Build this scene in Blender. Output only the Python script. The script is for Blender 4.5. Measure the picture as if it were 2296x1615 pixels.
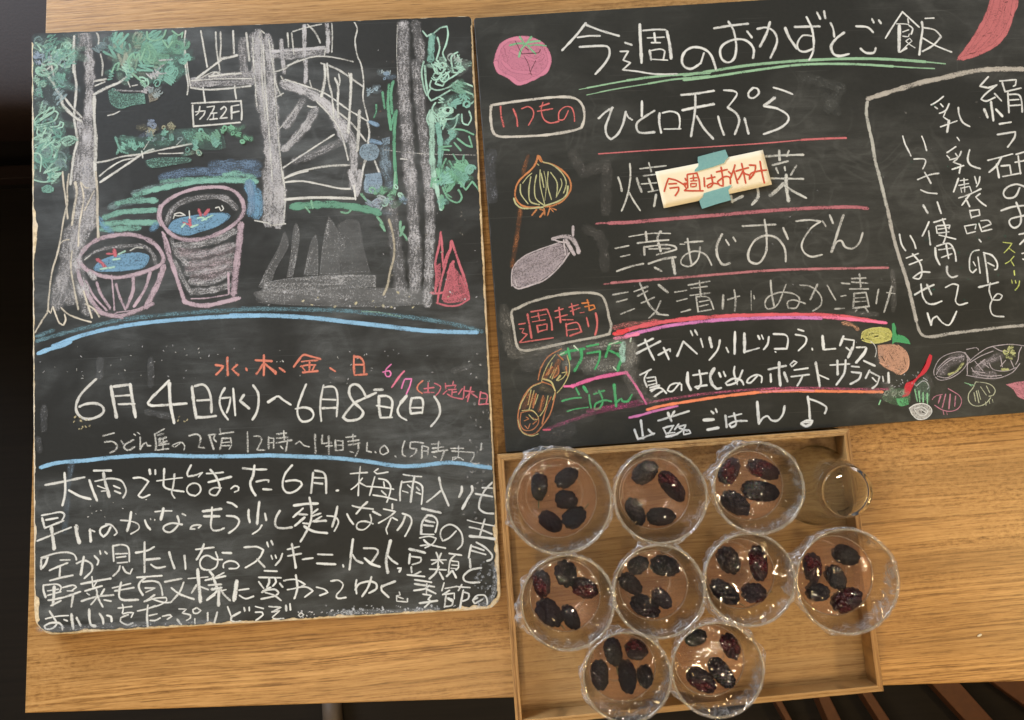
import bpy, bmesh, math, random
from mathutils import Vector, Matrix, noise as mnoise

random.seed(7)
scene = bpy.context.scene
for o in list(bpy.data.objects):
    bpy.data.objects.remove(o)

# ------------------------------------------------------------------ camera
F_PX, CX, CY = 1757.0, 1148.0, 807.5          # lens of the phone, in pixels of a 2296 px wide picture
CAM = Vector((0.4546241508, -0.4203996136, 0.7956536940))
RW = Matrix(((0.9984384368, -0.0522120456, 0.0198643950),
             (-0.0504932920, -0.9956006780, -0.0789285362),
             (0.0238980226, 0.0778022647, -0.9966823426)))   # world -> camera (x right, y down, z forward)
RC = RW.transposed()
cam_data = bpy.data.cameras.new('camera')
cam = bpy.data.objects.new('camera', cam_data)
scene.collection.objects.link(cam)
xc, yc, zc = RC.col[0], -RC.col[1], -RC.col[2]
cam.matrix_world = Matrix(((xc[0], yc[0], zc[0], CAM[0]), (xc[1], yc[1], zc[1], CAM[1]),
                           (xc[2], yc[2], zc[2], CAM[2]), (0, 0, 0, 1)))
cam_data.sensor_width = 36.0
cam_data.lens = 36.0 * F_PX / 2296.0
cam_data.clip_start = 0.01
cam_data.clip_end = 50
scene.camera = cam

# ------------------------------------------------------------------ world and lamps
world = bpy.data.worlds.new('World'); scene.world = world; world.use_nodes = True
bg = world.node_tree.nodes['Background']
bg.inputs[0].default_value = (0.80, 0.84, 1.0, 1); bg.inputs[1].default_value = 0.06

def area(name, loc, target, sx, sy, power, col):
    d = bpy.data.lights.new(name, 'AREA'); d.shape = 'RECTANGLE'; d.size = sx; d.size_y = sy
    d.energy = power; d.color = col
    o = bpy.data.objects.new(name, d); scene.collection.objects.link(o)
    o.location = loc
    o.rotation_euler = (Vector(target) - Vector(loc)).to_track_quat('-Z', 'Y').to_euler()
    return o
def spot(name, loc, r, power, col):
    d = bpy.data.lights.new(name, 'POINT'); d.shadow_soft_size = r; d.energy = power; d.color = col
    o = bpy.data.objects.new(name, d); scene.collection.objects.link(o); o.location = loc
    return o
area('window_light', (-1.25, 1.50, 0.92), (0.30, -0.15, 0), 1.3, 0.8, 100, (0.80, 0.88, 1.0))
area('side_fill_light', (2.3, 0.9, 1.1), (0.7, -0.4, 0), 0.7, 0.8, 9, (0.95, 0.94, 1.0))  # soft unseen fill added from the right to lift the dark side
area('rim_glint_light', (1.75, -0.85, 0.75), (0.6, -0.55, 0), 0.16, 0.16, 6.5, (1.0, 0.72, 0.34))  # unseen warm light added for bright crescents on the cup rims
area('rim_glint_light', (0.30, -1.60, 0.80), (0.6, -0.55, 0), 0.16, 0.16, 5.5, (1.0, 0.72, 0.34))  # second added light, from the front left, for more rim crescents
WARM = (1.0, 0.79, 0.54)
spot('ceiling_lamp', (1.35, 0.25, 1.55), 0.035, 12, WARM)
spot('ceiling_lamp', (0.05, -1.30, 1.50), 0.030, 13, WARM)
spot('ceiling_lamp', (1.00, -1.75, 1.60), 0.030, 9, WARM)
spot('ceiling_lamp', (0.55, 1.05, 1.60), 0.030, 16, WARM)

for i_, (x_, y_, z_l, pw_) in enumerate(((0.10, 0.15, 1.30, 7.0), (0.95, -0.95, 1.35, 7.0), (1.30, -0.55, 1.40, 5.0), (0.35, -1.05, 1.35, 7.0), (-0.35, -0.55, 1.45, 5.0))):
    spot('pendant_lamp', (x_, y_, z_l), 0.018, pw_, WARM)
scene.view_settings.view_transform = 'Standard'
scene.view_settings.look = 'None'
scene.view_settings.exposure = 0.0
scene.view_settings.gamma = 1.0
scene.cycles.transparent_max_bounces = 48
scene.cycles.max_bounces = 10
scene.cycles.sample_clamp_indirect = 6.0

# ------------------------------------------------------------------ helpers
def unp(u, v, z):                       # 2296-px picture coordinates to a point on the level z
    d = RC @ Vector(((u - CX) / F_PX, (v - CY) / F_PX, 1.0))
    return CAM + d * ((z - CAM[2]) / d[2])
NAT = 2296.0 / 3804.0
def unn(x, y, z): return unp(x * NAT, y * NAT, z)

def link(name, me, mat=None, parent=None, smooth=False):
    o = bpy.data.objects.new(name, me)
    scene.collection.objects.link(o)
    if mat is not None:
        me.materials.clear()
        for m in (mat if isinstance(mat, (list, tuple)) else [mat]): me.materials.append(m)
    if parent is not None: o.parent = parent
    if smooth: me.shade_smooth()
    return o
def mesh(name, verts, faces):
    me = bpy.data.meshes.new(name); me.from_pydata([tuple(v) for v in verts], [], faces); me.update(); return me
def bm_mesh(name, bm):
    me = bpy.data.meshes.new(name); bm.normal_update(); bm.to_mesh(me); bm.free(); return me
def thing(name, label, cat, loc=(0, 0, 0), group=None):
    o = bpy.data.objects.new(name, None); scene.collection.objects.link(o)
    o.location = loc; o.empty_display_size = 0.02
    return tag(o, label, cat, group)
def tag(o, label, cat, group=None):
    o['label'] = label; o['category'] = cat
    if group: o['group'] = group
    return o

class N:                                 # small node-tree builder
    def __init__(s, name):
        s.mat = bpy.data.materials.new(name); s.mat.use_nodes = True
        s.t = s.mat.node_tree; s.t.nodes.clear(); s.out = s.t.nodes.new('ShaderNodeOutputMaterial')
    def n(s, typ, ins=None, **kw):
        nd = s.t.nodes.new(typ)
        for k, v in kw.items(): setattr(nd, k, v)
        if ins:
            for k, v in ins.items():
                if hasattr(v, 'links') or isinstance(v, bpy.types.NodeSocket): s.t.links.new(v, nd.inputs[k])
                else: nd.inputs[k].default_value = v
        return nd
    def math(s, op, a, b=0.0, clamp=False, c=0.0):
        nd = s.n('ShaderNodeMath', operation=op, use_clamp=clamp)
        for i, v in enumerate((a, b, c)):
            if isinstance(v, bpy.types.NodeSocket): s.t.links.new(v, nd.inputs[i])
            else: nd.inputs[i].default_value = v
        return nd.outputs[0]
    def noise(s, vec, scale, detail=3, rough=0.55, dist=0.0):
        return s.n('ShaderNodeTexNoise', {'Vector': vec, 'Scale': scale, 'Detail': detail, 'Roughness': rough, 'Distortion': dist}).outputs['Fac']
    def mapping(s, vec, scale=(1, 1, 1), rot=(0, 0, 0), loc=(0, 0, 0)):
        return s.n('ShaderNodeMapping', {'Vector': vec, 'Scale': scale, 'Rotation': rot, 'Location': loc}).outputs[0]
    def mix(s, fac, a, b):
        nd = s.n('ShaderNodeMix', data_type='RGBA')
        for k, v in ((0, fac), (6, a), (7, b)):
            if isinstance(v, bpy.types.NodeSocket): s.t.links.new(v, nd.inputs[k])
            else: nd.inputs[k].default_value = v if k == 0 else (tuple(v) + (1,))[:4]
        return nd.outputs[2]
    def ramp(s, fac, stops):
        nd = s.n('ShaderNodeValToRGB', {'Fac': fac}); e = nd.color_ramp.elements
        while len(e) < len(stops): e.new(0.5)
        for el, (p, c) in zip(e, stops):
            el.position = p; el.color = (c if isinstance(c, tuple) else (c, c, c)) + (1,)
        return nd.outputs[0]
    def done(s, shader):
        s.t.links.new(shader, s.out.inputs['Surface']); return s.mat
    def pbr(s, color, rough=0.5, bump=None, bstr=0.2, bdist=0.001, **kw):
        nd = s.n('ShaderNodeBsdfPrincipled')
        for k, v in [('Base Color', color), ('Roughness', rough)] + list(kw.items()):
            if isinstance(v, bpy.types.NodeSocket): s.t.links.new(v, nd.inputs[k])
            else: nd.inputs[k].default_value = (tuple(v) + (1,))[:4] if k == 'Base Color' else v
        if bump is not None:
            b = s.n('ShaderNodeBump', {'Height': bump, 'Strength': bstr, 'Distance': bdist})
            s.t.links.new(b.outputs[0], nd.inputs['Normal'])
        return s.done(nd.outputs[0])

def wood(name, light, mid, dark, rot=0.0, fine=330.0, rough=0.42, pores=0.55):
    w = N(name)
    co = w.n('ShaderNodeTexCoord').outputs['Object']
    v0 = w.mapping(co, rot=(0, 0, rot))
    wob = w.noise(w.mapping(v0, (3.0, 9.0, 3.0)), 1.0, 2)
    wv = w.n('ShaderNodeVectorMath', {0: v0, 1: w.n('ShaderNodeCombineXYZ', {'Y': w.math('MULTIPLY', wob, 0.012)}).outputs[0]}, operation='ADD').outputs[0]
    broad = w.noise(w.mapping(wv, (1.2, 16, 1)), 1.0, 3)
    rings = w.noise(w.mapping(wv, (1.6, fine * 0.95, 1)), 1.0, 2, 0.6)
    finef = w.noise(w.mapping(wv, (26, fine * 1.6, 26)), 1.0, 3, 0.7)
    fleck = w.noise(w.mapping(wv, (150, fine * 0.9, 1)), 1.0, 3, 0.7)
    patch = w.ramp(w.noise(w.mapping(v0, (1.2, 9, 1)), 1.0, 2), [(0.48, 0.08), (0.66, 0.8)])
    lines = w.math('ADD', w.math('MULTIPLY', rings, 0.5), w.math('MULTIPLY', finef, 0.5))
    g = w.n('ShaderNodeMix', {0: patch, 2: lines, 3: fleck}, data_type='FLOAT').outputs[0]
    c = w.ramp(g, [(0.40, dark), (0.49, mid), (0.60, light)])
    c = w.mix(w.math('MULTIPLY', w.ramp(broad, [(0.38, 1.0), (0.60, 0.0)]), pores), c, tuple(x * 0.62 for x in mid))
    pore = w.ramp(w.noise(w.mapping(wv, (34, fine * 2.4, 1)), 1.0, 1), [(0.28, 1.0), (0.36, 0.0)])
    c = w.mix(w.math('MULTIPLY', pore, 0.55), c, tuple(x * 0.45 for x in dark))
    rg = w.math('ADD', w.math('MULTIPLY', finef, 0.3), rough - 0.12)
    return w.pbr(c, rg, bump=finef, bstr=0.35, bdist=0.0006)

M_TABLE = wood('table_ash_wood', (0.58, 0.345, 0.130), (0.43, 0.235, 0.076), (0.19, 0.090, 0.023), rot=math.radians(-1.6))
M_TRAY = wood('tray_wood', (0.46, 0.295, 0.125), (0.39, 0.235, 0.093), (0.27, 0.15, 0.052), rot=math.radians(-2), fine=300, rough=0.5, pores=0.35)
M_TRAYV = wood('tray_wood_across', (0.46, 0.27, 0.10), (0.37, 0.20, 0.07), (0.20, 0.10, 0.032), rot=math.radians(88), fine=360, rough=0.5, pores=0.35)

def chalkboard_mat(name, base, veil, amt, seed):
    w = N(name)
    co = w.n('ShaderNodeTexCoord').outputs['Object']
    v = w.mapping(co, loc=(seed, seed * 0.7, 0))
    big = w.noise(w.mapping(v, (5, 7, 1)), 1.0, 4, 0.6, 0.6)
    wipe = w.noise(w.mapping(v, (14, 60, 1), rot=(0, 0, 0.5)), 1.0, 4, 0.7, 0.3)
    fine = w.noise(v, 900, 2, 0.7)
    grain = w.noise(v, 260, 2, 0.6)
    d = w.math('MULTIPLY', w.ramp(big, [(0.42, 0.0), (0.66, 1.0)]), w.ramp(wipe, [(0.35, 0.15), (0.75, 1.0)]))
    d = w.math('MULTIPLY', d, w.math('ADD', 0.4, w.math('MULTIPLY', fine, 1.2)))
    c = w.mix(w.math('MULTIPLY', d, amt, True), base, veil)
    ghost = w.math('SUBTRACT', 1.0, w.math('MULTIPLY', w.math('ABSOLUTE', w.math('SUBTRACT', w.noise(v, 16, 2, 0.5, 1.5), 0.5)), 22.0), True)
    c = w.mix(w.math('MULTIPLY', w.math('MULTIPLY', ghost, w.ramp(big, [(0.45, 0.0), (0.65, 1.0)])), 0.05), c, veil)
    scr = w.noise(w.mapping(v, (9, 700, 1), rot=(0, 0, 0.32)), 1.0, 1)
    c = w.mix(w.math('MULTIPLY', w.ramp(scr, [(0.70, 0.0), (0.74, 1.0)]), 0.05), c, veil)
    return w.pbr(c, w.math('ADD', 0.56, w.math('MULTIPLY', grain, 0.2)), bump=grain, bstr=0.25, bdist=0.0004, **{'Specular IOR Level': 0.35})
M_BOARD_L = chalkboard_mat('blackboard_paint', (0.014, 0.0155, 0.0145), (0.38, 0.43, 0.46), 0.26, 1.3)
M_BOARD_R = chalkboard_mat('blackboard_paint_clean', (0.013, 0.015, 0.013), (0.33, 0.35, 0.34), 0.14, 4.1)

def mdf():
    w = N('board_core_fibre'); co = w.n('ShaderNodeTexCoord').outputs['Object']
    a = w.noise(co, 260, 4, 0.7); b = w.noise(co, 40, 3)
    c = w.ramp(a, [(0.35, (0.50, 0.39, 0.23)), (0.65, (0.80, 0.70, 0.50))])
    c = w.mix(w.ramp(b, [(0.45, 0.0), (0.62, 0.6)]), c, (0.66, 0.60, 0.50))
    return w.pbr(c, 0.9, bump=a, bstr=0.6, bdist=0.001)
M_CORE = mdf()
def simple(name, col, rough, scale=200, var=0.25, bstr=0.1, **kw):
    w = N(name); co = w.n('ShaderNodeTexCoord').outputs['Object']
    a = w.noise(co, scale, 3, 0.6)
    c = w.mix(a, tuple(x * (1 - var) for x in col), tuple(min(1, x * (1 + var)) for x in col))
    return w.pbr(c, rough, bump=a, bstr=bstr, bdist=0.0005, **kw)
M_BLACKEDGE = simple('board_edge_black', (0.035, 0.032, 0.028), 0.6)

def chalk_mat():
    w = N('chalk')
    at = w.n('ShaderNodeAttribute', attribute_name='chalk_col')
    uv = w.n('ShaderNodeUVMap', uv_map='stroke').outputs[0]
    sep = w.n('ShaderNodeSeparateXYZ', {0: uv})
    co = w.n('ShaderNodeTexCoord').outputs['Object']
    n1 = w.noise(co, 1500, 2, 0.7); n2 = w.noise(co, 480, 3, 0.7)
    st = w.noise(w.n('ShaderNodeCombineXYZ', {'X': w.math('MULTIPLY', sep.outputs[0], 0.12), 'Y': w.math('MULTIPLY', sep.outputs[1], 3.2), 'Z': w.math('MULTIPLY', at.outputs['Fac'], 7.0)}).outputs[0], 1.0, 2, 0.6)
    nn = w.math('ADD', w.math('ADD', w.math('MULTIPLY', n1, 0.36), w.math('MULTIPLY', n2, 0.34)), w.math('MULTIPLY', st, 0.30))
    nn = w.math('ADD', w.math('MULTIPLY', w.math('SUBTRACT', nn, 0.5), 2.9), 0.5)
    av = w.math('ABSOLUTE', sep.outputs[1])
    edge = w.ramp(av, [(0.20, 1.0), (0.66, 0.84), (1.0, 0.0)])
    t = w.math('MULTIPLY', w.math('MULTIPLY', at.outputs['Alpha'], edge), 0.90)
    g = w.math('ADD', w.math('MULTIPLY', w.math('SUBTRACT', nn, w.math('SUBTRACT', 1.0, t)), 2.6), 0.5, True)
    al = w.math('ADD', w.math('MULTIPLY', g, 0.64), w.math('MULTIPLY', t, 0.34), True)
    p = w.n('ShaderNodeBsdfDiffuse', {'Color': at.outputs['Color'], 'Roughness': 0.8})
    tr = w.n('ShaderNodeBsdfTransparent')
    m = w.n('ShaderNodeMixShader', {0: al, 1: tr.outputs[0], 2: p.outputs[0]})
    return w.done(m.outputs[0])
M_CHALK = chalk_mat()

# ------------------------------------------------------------------ chalk strokes
VIEWS = {'L1': (100, 50, 2.551), 'L2': (900, 50, 2.551), 'L3': (100, 640, 2.551), 'L4': (900, 640, 2.551),
         'T1': (120, 1280, 2.551), 'T2': (1000, 1280, 2.551), 'T3': (120, 1700, 3.28), 'T4': (700, 1700, 3.28),
         'T5': (1200, 1690, 3.28), 'T6': (120, 2000, 3.28), 'T7': (700, 2000, 3.28), 'T8': (1200, 1980, 3.28),
         'R1': (1750, 60, 2.551), 'R2': (2550, 20, 2.087), 'R3': (1780, 540, 2.87), 'R4': (2200, 540, 2.087),
         'R5': (1850, 1040, 2.691), 'R6': (2280, 1160, 2.208), 'R7': (3150, 200, 2.884), 'R8': (3150, 700, 2.884),
         'R9': (3100, 1150, 3.23), 'R10': (3204, 0, 3.827), 'N1': (2400, 560, 2.628)}
HB = 0.014                                # top of the boards
def smooth_path(pts):
    """Catmull-Rom through the points, keeping sharp turns sharp."""
    if len(pts) < 3: segs = [pts]
    else:
        segs = []; cur = [pts[0]]
        for i in range(1, len(pts) - 1):
            a = pts[i] - pts[i - 1]; b = pts[i + 1] - pts[i]
            cur.append(pts[i])
            if a.length > 1e-9 and b.length > 1e-9 and a.angle(b) > math.radians(78):
                segs.append(cur); cur = [pts[i]]
        cur.append(pts[-1]); segs.append(cur)
    out = []
    for sg in segs:
        m = len(sg)
        for i in range(m - 1):
            p0 = sg[max(i - 1, 0)]; p1 = sg[i]; p2 = sg[i + 1]; p3 = sg[min(i + 2, m - 1)]
            k = max(1, min(14, int((p2 - p1).length / 0.0016)))
            for j in range(k):
                t = j / k
                out.append(0.5 * ((2 * p1) + (p2 - p0) * t + (2 * p0 - 5 * p1 + 4 * p2 - p3) * t * t + (3 * p1 - 3 * p2 + p3 - p0) * t ** 3))
        out.append(sg[-1])
    res = [out[0]]
    for p in out[1:]:
        if (p - res[-1]).length > 0.00025: res.append(p)
    return res if len(res) > 1 else [out[0], out[-1] + Vector((0.0004, 0.0003))]

class Chalk:
    layer = 0
    def __init__(s, z0=HB + 0.00043): s.v = []; s.f = []; s.c = []; s.uv = []; s.z0 = z0; s.lay = 0; Chalk.layer += 1; s.off = (Chalk.layer % 7) * 0.0000005
    def _z(s):
        s.lay += 1
        return s.z0 + s.off + s.lay * 0.0000035
    def ribbon(s, pts, w, col, dens, wob=0.16, z=None):
        """pts in world xy, w full width in metres"""
        P = smooth_path(pts); z = s._z() if z is None else z; n = len(P); b = len(s.v); u = 0.0
        ph = random.random() * 50; j = 0.93 + random.random() * 0.14
        c = tuple(min(1, max(0, x * j)) for x in col)
        ends = []
        d0 = (P[0] - P[1]).normalized() * w * 0.42; d1 = (P[-1] - P[-2]).normalized() * w * 0.42
        P = [P[0] + d0] + P + [P[-1] + d1]; n += 2
        for i, p in enumerate(P):
            t = (P[min(i + 1, n - 1)] - P[max(i - 1, 0)])
            if t.length < 1e-9: t = Vector((1, 0))
            t.normalize(); nr = Vector((-t.y, t.x))
            if i: u += (p - P[i - 1]).length
            hw = w * 0.5 * (1 + wob * 2 * (mnoise.noise(Vector((u * 160, ph, 0)))))
            dd = dens * (0.97 + 0.42 * mnoise.noise(Vector((u * 70, ph + 9, 3))) * (1.25 - 0.4 * dens))
            if i in (0, n - 1): hw *= 0.55; dd *= 0.75
            for sgn in (-1, 0, 1):
                q = p + nr * hw * sgn
                s.v.append((q.x, q.y, z + i * 0.0000001)); s.c.append(c + (dd,)); s.uv.append((u * 1000 + ph, float(sgn)))
        for i in range(n - 1):
            a = b + i * 3
            s.f.append((a, a + 1, a + 4, a + 3)); s.f.append((a + 1, a + 2, a + 5, a + 4))
    def fill(s, pts, col, dens):
        """a rubbed-in area: outline traced, rim fades out"""
        P = smooth_path(pts + [pts[0]])[:-1]; z = s._z(); b = len(s.v)
        ctr = Vector((sum(p.x for p in P) / len(P), sum(p.y for p in P) / len(P)))
        ph = random.random() * 50
        rings = [(0.0, 1.0), (0.55, 0.95), (0.9, 1.0), (1.0, 1.0)]
        s.v.append((ctr.x, ctr.y, z)); s.c.append(tuple(col) + (dens,)); s.uv.append((ph, 0.0))
        m = len(P)
        for k, (r, a) in enumerate(rings[1:]):
            for i, p in enumerate(P):
                q = ctr + (p - ctr) * r
                s.v.append((q.x, q.y, z)); s.c.append(tuple(col) + (dens * a,)); s.uv.append((ph + i * 0.5, 0.8 if k == 2 else 0.0))
        for i in range(m):
            j = (i + 1) % m
            s.f.append((b, b + 1 + i, b + 1 + j))
            for k in range(2):
                o = b + 1 + k * m
                s.f.append((o + i, o + m + i, o + m + j, o + j))
    def build(s, name, parent, label=None):
        if parent.name == 'chalkboard':            # nothing is drawn past the edge of the board
            s.v = [(min(0.4480, max(0.0022, x)), min(-0.0022, max(-0.6000, y)), z) for x, y, z in s.v]
        me = mesh(name, s.v, s.f)
        ca = me.color_attributes.new('chalk_col', 'FLOAT_COLOR', 'POINT')
        ca.data.foreach_set('color', [x for c in s.c for x in c])
        uvl = me.uv_layers.new(name='stroke')
        li = [0] * len(me.loops); me.loops.foreach_get('vertex_index', li)
        uvl.data.foreach_set('uv', [x for i in li for x in s.uv[i]])
        # every face looks up
        o = link(name, me, M_CHALK, parent)
        if label: o['label'] = label
        return o

def P2(view, seq):
    ox, oy, sc = VIEWS[view]
    out = []
    for i in range(0, len(seq) - 1, 2):
        w = unn(ox + seq[i] / sc, oy + seq[i + 1] / sc, HB)
        out.append(Vector((w.x, w.y)))
    return out
PX = 0.000271                             # metres per photograph pixel on the boards
def strokes(ch, view, w, col, dens, data, wob=0.17):
    sc = VIEWS[view][2]
    for st in data.split(';'):
        nums = st.split()
        if not nums: continue
        ww, dd = w, dens
        if nums[0][0] == 'w': ww = float(nums[0][1:]); nums = nums[1:]
        pts = P2(view, [float(x) for x in nums])
        if len(pts) == 1: pts.append(pts[0] + Vector((0.0006, 0.0004)))
        ch.ribbon(pts, ww / sc * PX * (0.90 if ww < 60 else 1.0), col, dd, wob)
def fill(ch, view, col, dens, data):
    ch.fill(P2(view, [float(x) for x in data.split()]), col, dens)
def scribble(ch, view, cx, cy, rx, ry, n, w, cols, dens):
    """loose looping chalk scribble inside an ellipse"""
    sc = VIEWS[view][2]
    for k in range(n):
        a = random.random() * 6.28; r = math.sqrt(random.random())
        x = cx + rx * r * math.cos(a) * 0.85; y = cy + ry * r * math.sin(a) * 0.85
        q = []; m = min(rx, ry)
        if k % 3 == 0:                                  # a broad soft dab under the lines
            l = m * random.uniform(0.4, 0.8); an = random.uniform(-0.9, 0.9)
            ch.ribbon(P2(view, [x - l * math.cos(an), y - l * math.sin(an), x, y + m * 0.1, x + l * math.cos(an), y + l * math.sin(an)]), w * 2.6 / sc * PX, random.choice(cols), dens * 0.55, 0.25)
            continue
        if k % 3 == 1:                                  # running back and forth
            an = random.uniform(-1.4, 1.4); l = m * random.uniform(0.25, 0.55); st = m * random.uniform(0.10, 0.2)
            for i in range(random.randint(4, 8)):
                s_ = (i % 2 * 2 - 1) * l * random.uniform(0.6, 1.1)
                ux = i * st - 3 * st
                q += [x + ux * math.cos(an) - s_ * math.sin(an), y + ux * math.sin(an) + s_ * math.cos(an)]
        else:                                           # loops
            rr = m * random.uniform(0.22, 0.5); dx = random.uniform(-1, 1) * rr * 0.35; dy = random.uniform(-0.3, 0.8) * rr * 0.3
            st = random.random() * 6.28; el = random.uniform(0.35, 0.9); rot = random.uniform(-1.2, 1.2)
            for i in range(random.randint(6, 14)):
                t = st + i * 0.9
                ux = rr * math.cos(t); uy = rr * el * math.sin(t)
                q += [x + ux * math.cos(rot) - uy * math.sin(rot) + dx * i / 3, y + ux * math.sin(rot) + uy * math.cos(rot) + dy * i / 3]
        ch.ribbon(P2(view, q), w * random.uniform(0.6, 1.1) / sc * PX, random.choice(cols), min(1.0, dens * random.uniform(0.95, 1.4)), 0.2)
def haze(ch, view, col, dens, w, data):
    strokes(ch, view, w * 1.18, col, min(0.97, dens * 1.16), data, 0.2)
# ------------------------------------------------------------------ the two boards
def rrect(w, h, radii, n=7):
    """outline of a rounded rectangle, origin top left, going down in y; radii TL TR BR BL"""
    out = []
    for (cx, cy, a0), r in zip(((0, 0, 180), (w, 0, 90), (w, -h, 0), (0, -h, -90)), radii):
        sx = 1 if cx == 0 else -1; sy = -1 if cy == 0 else 1
        c = Vector((cx + sx * r, cy + sy * r))
        for i in range(n + 1):
            a = math.radians(a0 - 90 * i / n)
            out.append(c + Vector((math.cos(a), math.sin(a))) * r)
    return out                            # clockwise
def densify(P, step):
    out = []
    for i, p in enumerate(P):
        q = P[(i + 1) % len(P)]; k = max(1, int((q - p).length / step))
        for j in range(k): out.append(p.lerp(q, j / k))
    return out
def slab(name, P, z0, z1, mat, parent=None, bevel=0.0):
    bm = bmesh.new()
    v = [bm.verts.new((p.x, p.y, z1)) for p in P]
    f = bm.faces.new(list(reversed(v)))
    r = bmesh.ops.extrude_face_region(bm, geom=[f])
    for e in r['geom']:
        if isinstance(e, bmesh.types.BMVert): e.co.z = z0
    bmesh.ops.recalc_face_normals(bm, faces=bm.faces)
    if bevel:
        bmesh.ops.bevel(bm, geom=[e for e in bm.edges if abs(e.verts[0].co.z - z1) < 1e-6 and abs(e.verts[1].co.z - z1) < 1e-6 and not e.is_wire], offset=bevel, segments=2, affect='EDGES', profile=0.5)
    return link(name, bm_mesh(name, bm), mat, parent)
def chipped(P, chip):
    Q = []; n = len(P); u = 0
    for i, p in enumerate(P):
        t = (P[(i + 1) % n] - P[i - 1]).normalized(); nr = Vector((t.y, -t.x))    # inward for clockwise
        u += (p - P[i - 1]).length
        Q.append(p + nr * chip(p, u))
    return Q

left_board = thing('chalkboard', 'left chalkboard with worn tan edges, cafe stairway drawing and dates in chalk', 'chalkboard', (0, 0, 0), 'chalkboards on the table')
W, H = 0.4505, 0.6020
bodyL = densify(rrect(W, H, (0.005, 0.005, 0.016, 0.020)), 0.0022)
slab('board_panel', [Vector((p.x + 0.0006 * mnoise.noise(Vector((p.x * 90, p.y * 90, 1))), p.y + 0.0006 * mnoise.noise(Vector((p.x * 90, p.y * 90, 5))))) for p in bodyL], 0.0005, HB, M_CORE, left_board, 0.0012)
def chipL(p, u):
    n1 = mnoise.noise(Vector((u * 110, 3.3, 0))); n2 = mnoise.noise(Vector((u * 28, 8.1, 0))); n3 = mnoise.noise(Vector((u * 420, 1, 2)))
    base = 0.0017 + 0.0007 * n3
    k = 0.6
    if p.y < -0.585: k = 1.5
    if p.x > 0.42 and p.y < -0.52: k = 1.7; base += 0.0016
    if p.x < 0.01 and p.y < -0.45: k = 1.3
    if p.x < 0.01 and -0.235 < p.y < -0.180: base += 0.0050 * max(0, math.sin((p.y + 0.235) / 0.055 * 3.14159)) * (0.7 + 0.3 * n1)
    if p.x < 0.01 and -0.59 < p.y < -0.565: base += 0.003
    if p.y > -0.01: k = 0.35; base = 0.0005
    return max(0.0003, base + k * 0.0022 * max(0, n1) + k * 0.0022 * max(0, n2))
paint = chipped(bodyL, chipL)
def face(name, P, z, mat, parent):
    bm = bmesh.new(); v = [bm.verts.new((p.x, p.y, z)) for p in P]
    f = bm.faces.new(list(reversed(v)))
    bmesh.ops.recalc_face_normals(bm, faces=bm.faces)
    bm.normal_update()
    if f.normal.z < 0: f.normal_flip()
    r = bmesh.ops.extrude_face_region(bm, geom=[f])
    for e in r['geom']:
        if isinstance(e, bmesh.types.BMVert): e.co.z = z - 0.00035
    bmesh.ops.recalc_face_normals(bm, faces=bm.faces)
    bmesh.ops.triangulate(bm, faces=[f for f in bm.faces if len(f.verts) > 4])
    return link(name, bm_mesh(name, bm), mat, parent)
face('writing_surface', paint, HB + 0.0004, M_BOARD_L, left_board)

tl = Vector((0.4522, -0.0022)); th = math.radians(1.33)
right_board = thing('chalkboard', 'right chalkboard running out of frame with weekly menu and vegetable drawings', 'chalkboard', (0, 0, 0), 'chalkboards on the table')
def toR(p): return tl + Vector((p.x * math.cos(th) - p.y * math.sin(th), p.x * math.sin(th) + p.y * math.cos(th)))
bodyR = [toR(p) for p in densify(rrect(0.600, 0.449, (0.003, 0.003, 0.003, 0.0015)), 0.003)]
slab('board_panel', bodyR, 0.0005, HB, M_BLACKEDGE, right_board, 0.001)
def chipR(p, u): return 0.0006 + 0.0012 * max(0, mnoise.noise(Vector((u * 90, 2.3, 0)))) 
face('writing_surface', chipped(bodyR, chipR), HB + 0.0004, M_BOARD_R, right_board)
# ------------------------------------------------------------------ chalk on the left board
WH = (0.72, 0.76, 0.78); DIM = (0.62, 0.62, 0.60); LAV = (0.64, 0.67, 0.74); GRN = (0.29, 0.57, 0.53); MINT = (0.50, 0.77, 0.71)
BLU = (0.25, 0.48, 0.72); SKY = (0.33, 0.60, 0.86); POT = (0.60, 0.51, 0.62); PNK = (0.62, 0.21, 0.27); SAL = (0.72, 0.29, 0.22); ROSE = (0.62, 0.17, 0.24)
TEALB = (0.26, 0.38, 0.42)

c = Chalk()
fill(c, 'L1', TEALB, .36, '45 200 250 195 520 190 500 400 420 640 330 900 400 1250 400 1500 330 1640 60 1640 45 900')
scribble(c, 'L1', 260, 300, 210, 110, 14, 26, [GRN, TEALB, (.3, .45, .42)], .55)
scribble(c, 'L1', 390, 400, 120, 160, 14, 30, [GRN, GRN, MINT], .62)
scribble(c, 'L1', 330, 620, 90, 110, 8, 34, [GRN], .6)
scribble(c, 'L1', 130, 720, 70, 260, 12, 26, [GRN, (.35, .5, .55), MINT], .5)
scribble(c, 'L1', 140, 480, 80, 130, 6, 20, [(.42, .55, .72)], .6)
scribble(c, 'L1', 210, 1300, 180, 300, 30, 34, [GRN, GRN, TEALB, MINT], .6)
strokes(c, 'L1', 20, MINT, .95, '''60 1040 110 970 200 920 260 890 250 940 160 1000 80 1050 120 1060 260 1020 300 950 260 930 150 990 70 1040 100 1080 200 1060;
 110 1080 100 1140 140 1170 190 1090;230 1080 300 1070 320 1030 350 1040 340 1080 300 1090;60 1330 110 1330 140 1370 130 1500;70 1580 150 1600 260 1590''')
scribble(c, 'L3', 180, 60, 120, 70, 6, 26, [MINT, GRN], .6)
fill(c, 'L3', GRN, .65, '140 150 200 120 260 150 250 190 200 200 150 190')
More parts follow.
